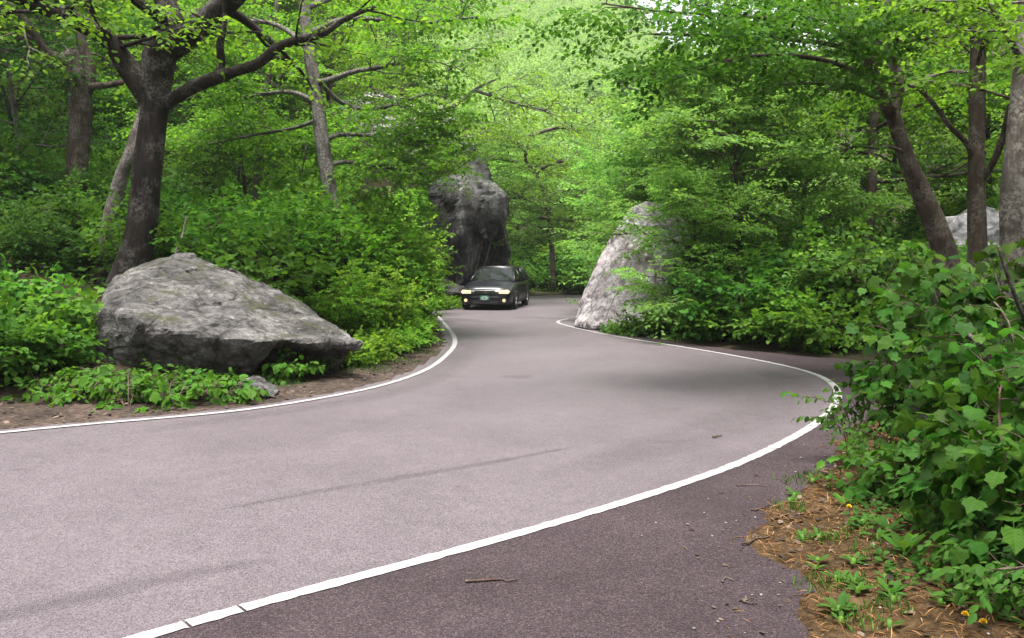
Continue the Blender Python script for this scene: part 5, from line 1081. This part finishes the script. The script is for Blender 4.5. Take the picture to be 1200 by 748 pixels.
def pebbles(n, poly, seed, label):
    r = np.random.default_rng(seed); lo, hi = poly.min(0), poly.max(0); X = r.uniform(lo[0], hi[0], n); Y = r.uniform(lo[1], hi[1], n); ok = in_poly(X, Y, poly); X, Y = X[ok], Y[ok]
    ico = bmesh.new(); bmesh.ops.create_icosphere(ico, subdivisions=1, radius=1); iv = np.array([v.co[:] for v in ico.verts]); iff = [tuple(v.index for v in f.verts) for f in ico.faces]; ico.free()
    m_ = len(X); d = np.stack([np.cos(X*99), np.sin(X*99), 0*X], 1); Vv, L_, S_ = leaf_arrays((iv*[1, 1.3, .7], iff), np.stack([X, Y, np.maximum(verge_z(X, Y), .004)+.004], 1), d, np.tile([0, 0, 1.], (m_, 1)), r.uniform(.003, .009, m_))
    tag(link_obj('gravel', build('gravel', Vv, L_, S_), None, M['gravel']), label, None, None, 'stuff')
pebbles(900, ed2, 9, 'crumbled grit along the broken asphalt edge'); pebbles(380, wide, 3, 'pale grit scattered on the dark asphalt'); pebbles(500, vp, 4, 'pale grit among the needles'); pebbles(900, lvp, 5, 'grit along the left verge')
cover(5200, (1000, 1330), (3.5, 7.6), lambda x, y: (seg_dist(x, y, re_c) > .35) & ~in_poly(x, y, rp_c) & (np.array([mnoise.noise(Vector((a_*1.9, b_*1.9, 4))) for a_, b_ in zip(x, y)]) > -.12), 61, 'ground_cover', 'small green leaves creeping over the verge under the saplings', M['leaf_weed'], .04, .09)
# tufts of grass
def tuft(n_t, spots, seed, label):
    r = np.random.default_rng(seed); POS = []; DIR = []; SZ = []
    for x, y, rad_ in spots:
        m_ = n_t; a_ = r.uniform(0, 6.28, m_); q_ = rad_*np.sqrt(r.uniform(size=m_)); X_ = x+q_*np.cos(a_); Y_ = y+q_*np.sin(a_)
        POS.append(np.stack([X_, Y_, verge_z(X_, Y_)], 1)); DIR.append(np.stack([r.normal(0, .4, m_), r.normal(0, .4, m_), np.ones(m_)], 1)); SZ.append(r.uniform(.02, .075, m_))
    tv, tf = LEAF2; pos = np.vstack(POS); o = link_obj('grass', leaf_mesh('grass', (tv*[.05, 1, 1.2], tf), pos, np.vstack(DIR), r.normal(size=(len(pos), 3)), np.concatenate(SZ)), None, M['grass']); tag(o, label, None, None, 'stuff')
tuft(70, [(*G(px, py), .12) for px, py in [(930, 565), (955, 560), (925, 600), (960, 690), (1000, 690), (1020, 660), (985, 640), (960, 640), (1035, 725), (1000, 735)]], 1, 'thin grass tufts in the tan verge')
tuft(160, [(*P(px, 420, D)[:2], .3) for px, D in [(425, 12.0), (440, 12.4), (470, 13.2), (495, 14.6), (330, 10.6), (520, 27.5), (535, 28.5), (715, 18.9), (740, 18.4), (770, 17.8)]], 2, 'grass tufts along the road edge')
# fallen twigs on the asphalt, each its own
TW = [(545, 684, 608, 682, .007, 'thin reddish twig lying on the dark asphalt below the white line'), (880, 600, 898, 597, .006, 'short twig near the point of the tan verge'), (868, 640, 900, 632, .008, 'dark bark twig at the asphalt edge of the verge'), (840, 682, 860, 683, .006, 'dark twig on the asphalt left of the verge'),
      (868, 706, 888, 712, .007, 'crooked dark twig nearest the bottom of the asphalt'), (905, 612, 990, 596, .008, 'long thin stick lying across the tan needles'), (862, 571, 898, 571, .005, 'thin twig on the asphalt below the line crack'), (835, 514, 845, 513, .012, 'dark bit of bark on the lane by the right line')]
for i, (x0, y0, x1, y1, r_, lab) in enumerate(TW):
    a_, b_ = G(x0, y0), G(x1, y1); r = np.random.default_rng(i); n = 6; t_ = np.linspace(0, 1, n)[:, None]; q_ = a_*(1-t_)+b_*t_ + r.normal(0, .012, (n, 2)); zz = max(float(verge_z(*[np.array([c_]) for c_ in (a_+b_)/2])[0]), .006)+r_
    T2 = Tubes(); T2.add(np.column_stack([q_, np.full(n, zz)]), np.linspace(r_, r_*.5, n), 6, .2); mid = (q_[1]+q_[3])/2; T2.add([(q_[2][0], q_[2][1], zz), (q_[2][0]+.03, q_[2][1]+.05, zz+.006)], [r_*.6, r_*.3], 5)
    o = link_obj('twig', T2.build('twig'), None, M['twig']); tag(o, lab, 'twig', 'twigs fallen on the asphalt')
# dead poles leaning on the cliff, dead branches in the bushes
for i, (l, lab) in enumerate([([(556, 322, 33.6, 1.3), (562, 298, 33.8, 1.2), (567, 276, 34.0, 1.0)], 'left one of two pale dead poles leaning in the cliff hollow'), ([(564, 322, 33.6, 1.3), (572, 296, 33.9, 1.1), (576, 272, 34.1, 1.0)], 'right one of two pale dead poles leaning in the cliff hollow'),
    ([(205, 305, 13.0, 1.8), (208, 290, 13.0, 1.7), (214, 275, 13.1, 1.5), (218, 255, 13.2, 1.1)], 'thin bare stick rising behind the crest of the slab-topped boulder'), ([(1060, 470, 5.7, 2.5), (1085, 490, 5.6, 3), (1110, 515, 5.5, 3)], 'pale dead branch low in the right hand bush'), ([(1100, 372, 5.2, 2.5), (1125, 385, 5.2, 3), (1150, 405, 5.1, 3)], 'pale dead branch high in the right hand bush'),
    ([(1170, 290, 4.9, 2), (1185, 335, 4.9, 2.6), (1205, 385, 4.9, 3)], 'dark curved stem crossing the right hand bush by the edge')]):
    lp = pts(l); T2 = Tubes(); T2.add(lp, rads(l, len(lp)), 6, .2); o = link_obj('dead_branch', T2.build('dead_branch'), None, M['bark_pale' if i != 5 else 'bark_dark']); tag(o, lab, 'branch')
# broad-leaved low shrubs in front of the boulder, single leaves as parts
for i, (px, py, tips, lab) in enumerate([
    (105, 478, [(70, 440, 9.9), (95, 430, 9.9), (120, 445, 9.5), (85, 462, 9.4)], 'broad-leaved low shrub left of the boulder foot'), (150, 482, [(125, 455, 9.4), (150, 440, 9.6), (170, 450, 9.5), (140, 470, 9.2)], 'broad-leaved low shrub under the left corner of the boulder'),
    (200, 480, [(180, 452, 9.5), (205, 446, 9.5), (225, 452, 9.5), (205, 468, 9.2)], 'broad-leaved low shrub under the middle of the boulder'), (255, 474, [(232, 450, 9.7), (258, 446, 9.8), (285, 450, 9.8), (270, 462, 9.5)], 'broad-leaved low shrub right of the middle below the boulder'),
    (335, 452, [(315, 436, 10.8), (335, 428, 10.9), (355, 434, 11.0)], 'small broad-leaved shrub in the hollow under the boulder tip'), (40, 480, [(10, 445, 10.0), (35, 436, 10.0), (60, 450, 9.7)], 'broad-leaved low shrub furthest left on the verge')]):
    sapling(400+i, G(px, py), tips, lab, .09, 7, .2, .13, 4, OVALS, 300, 'broadleaf_shrub', 'shrub', .2, .6, .007)
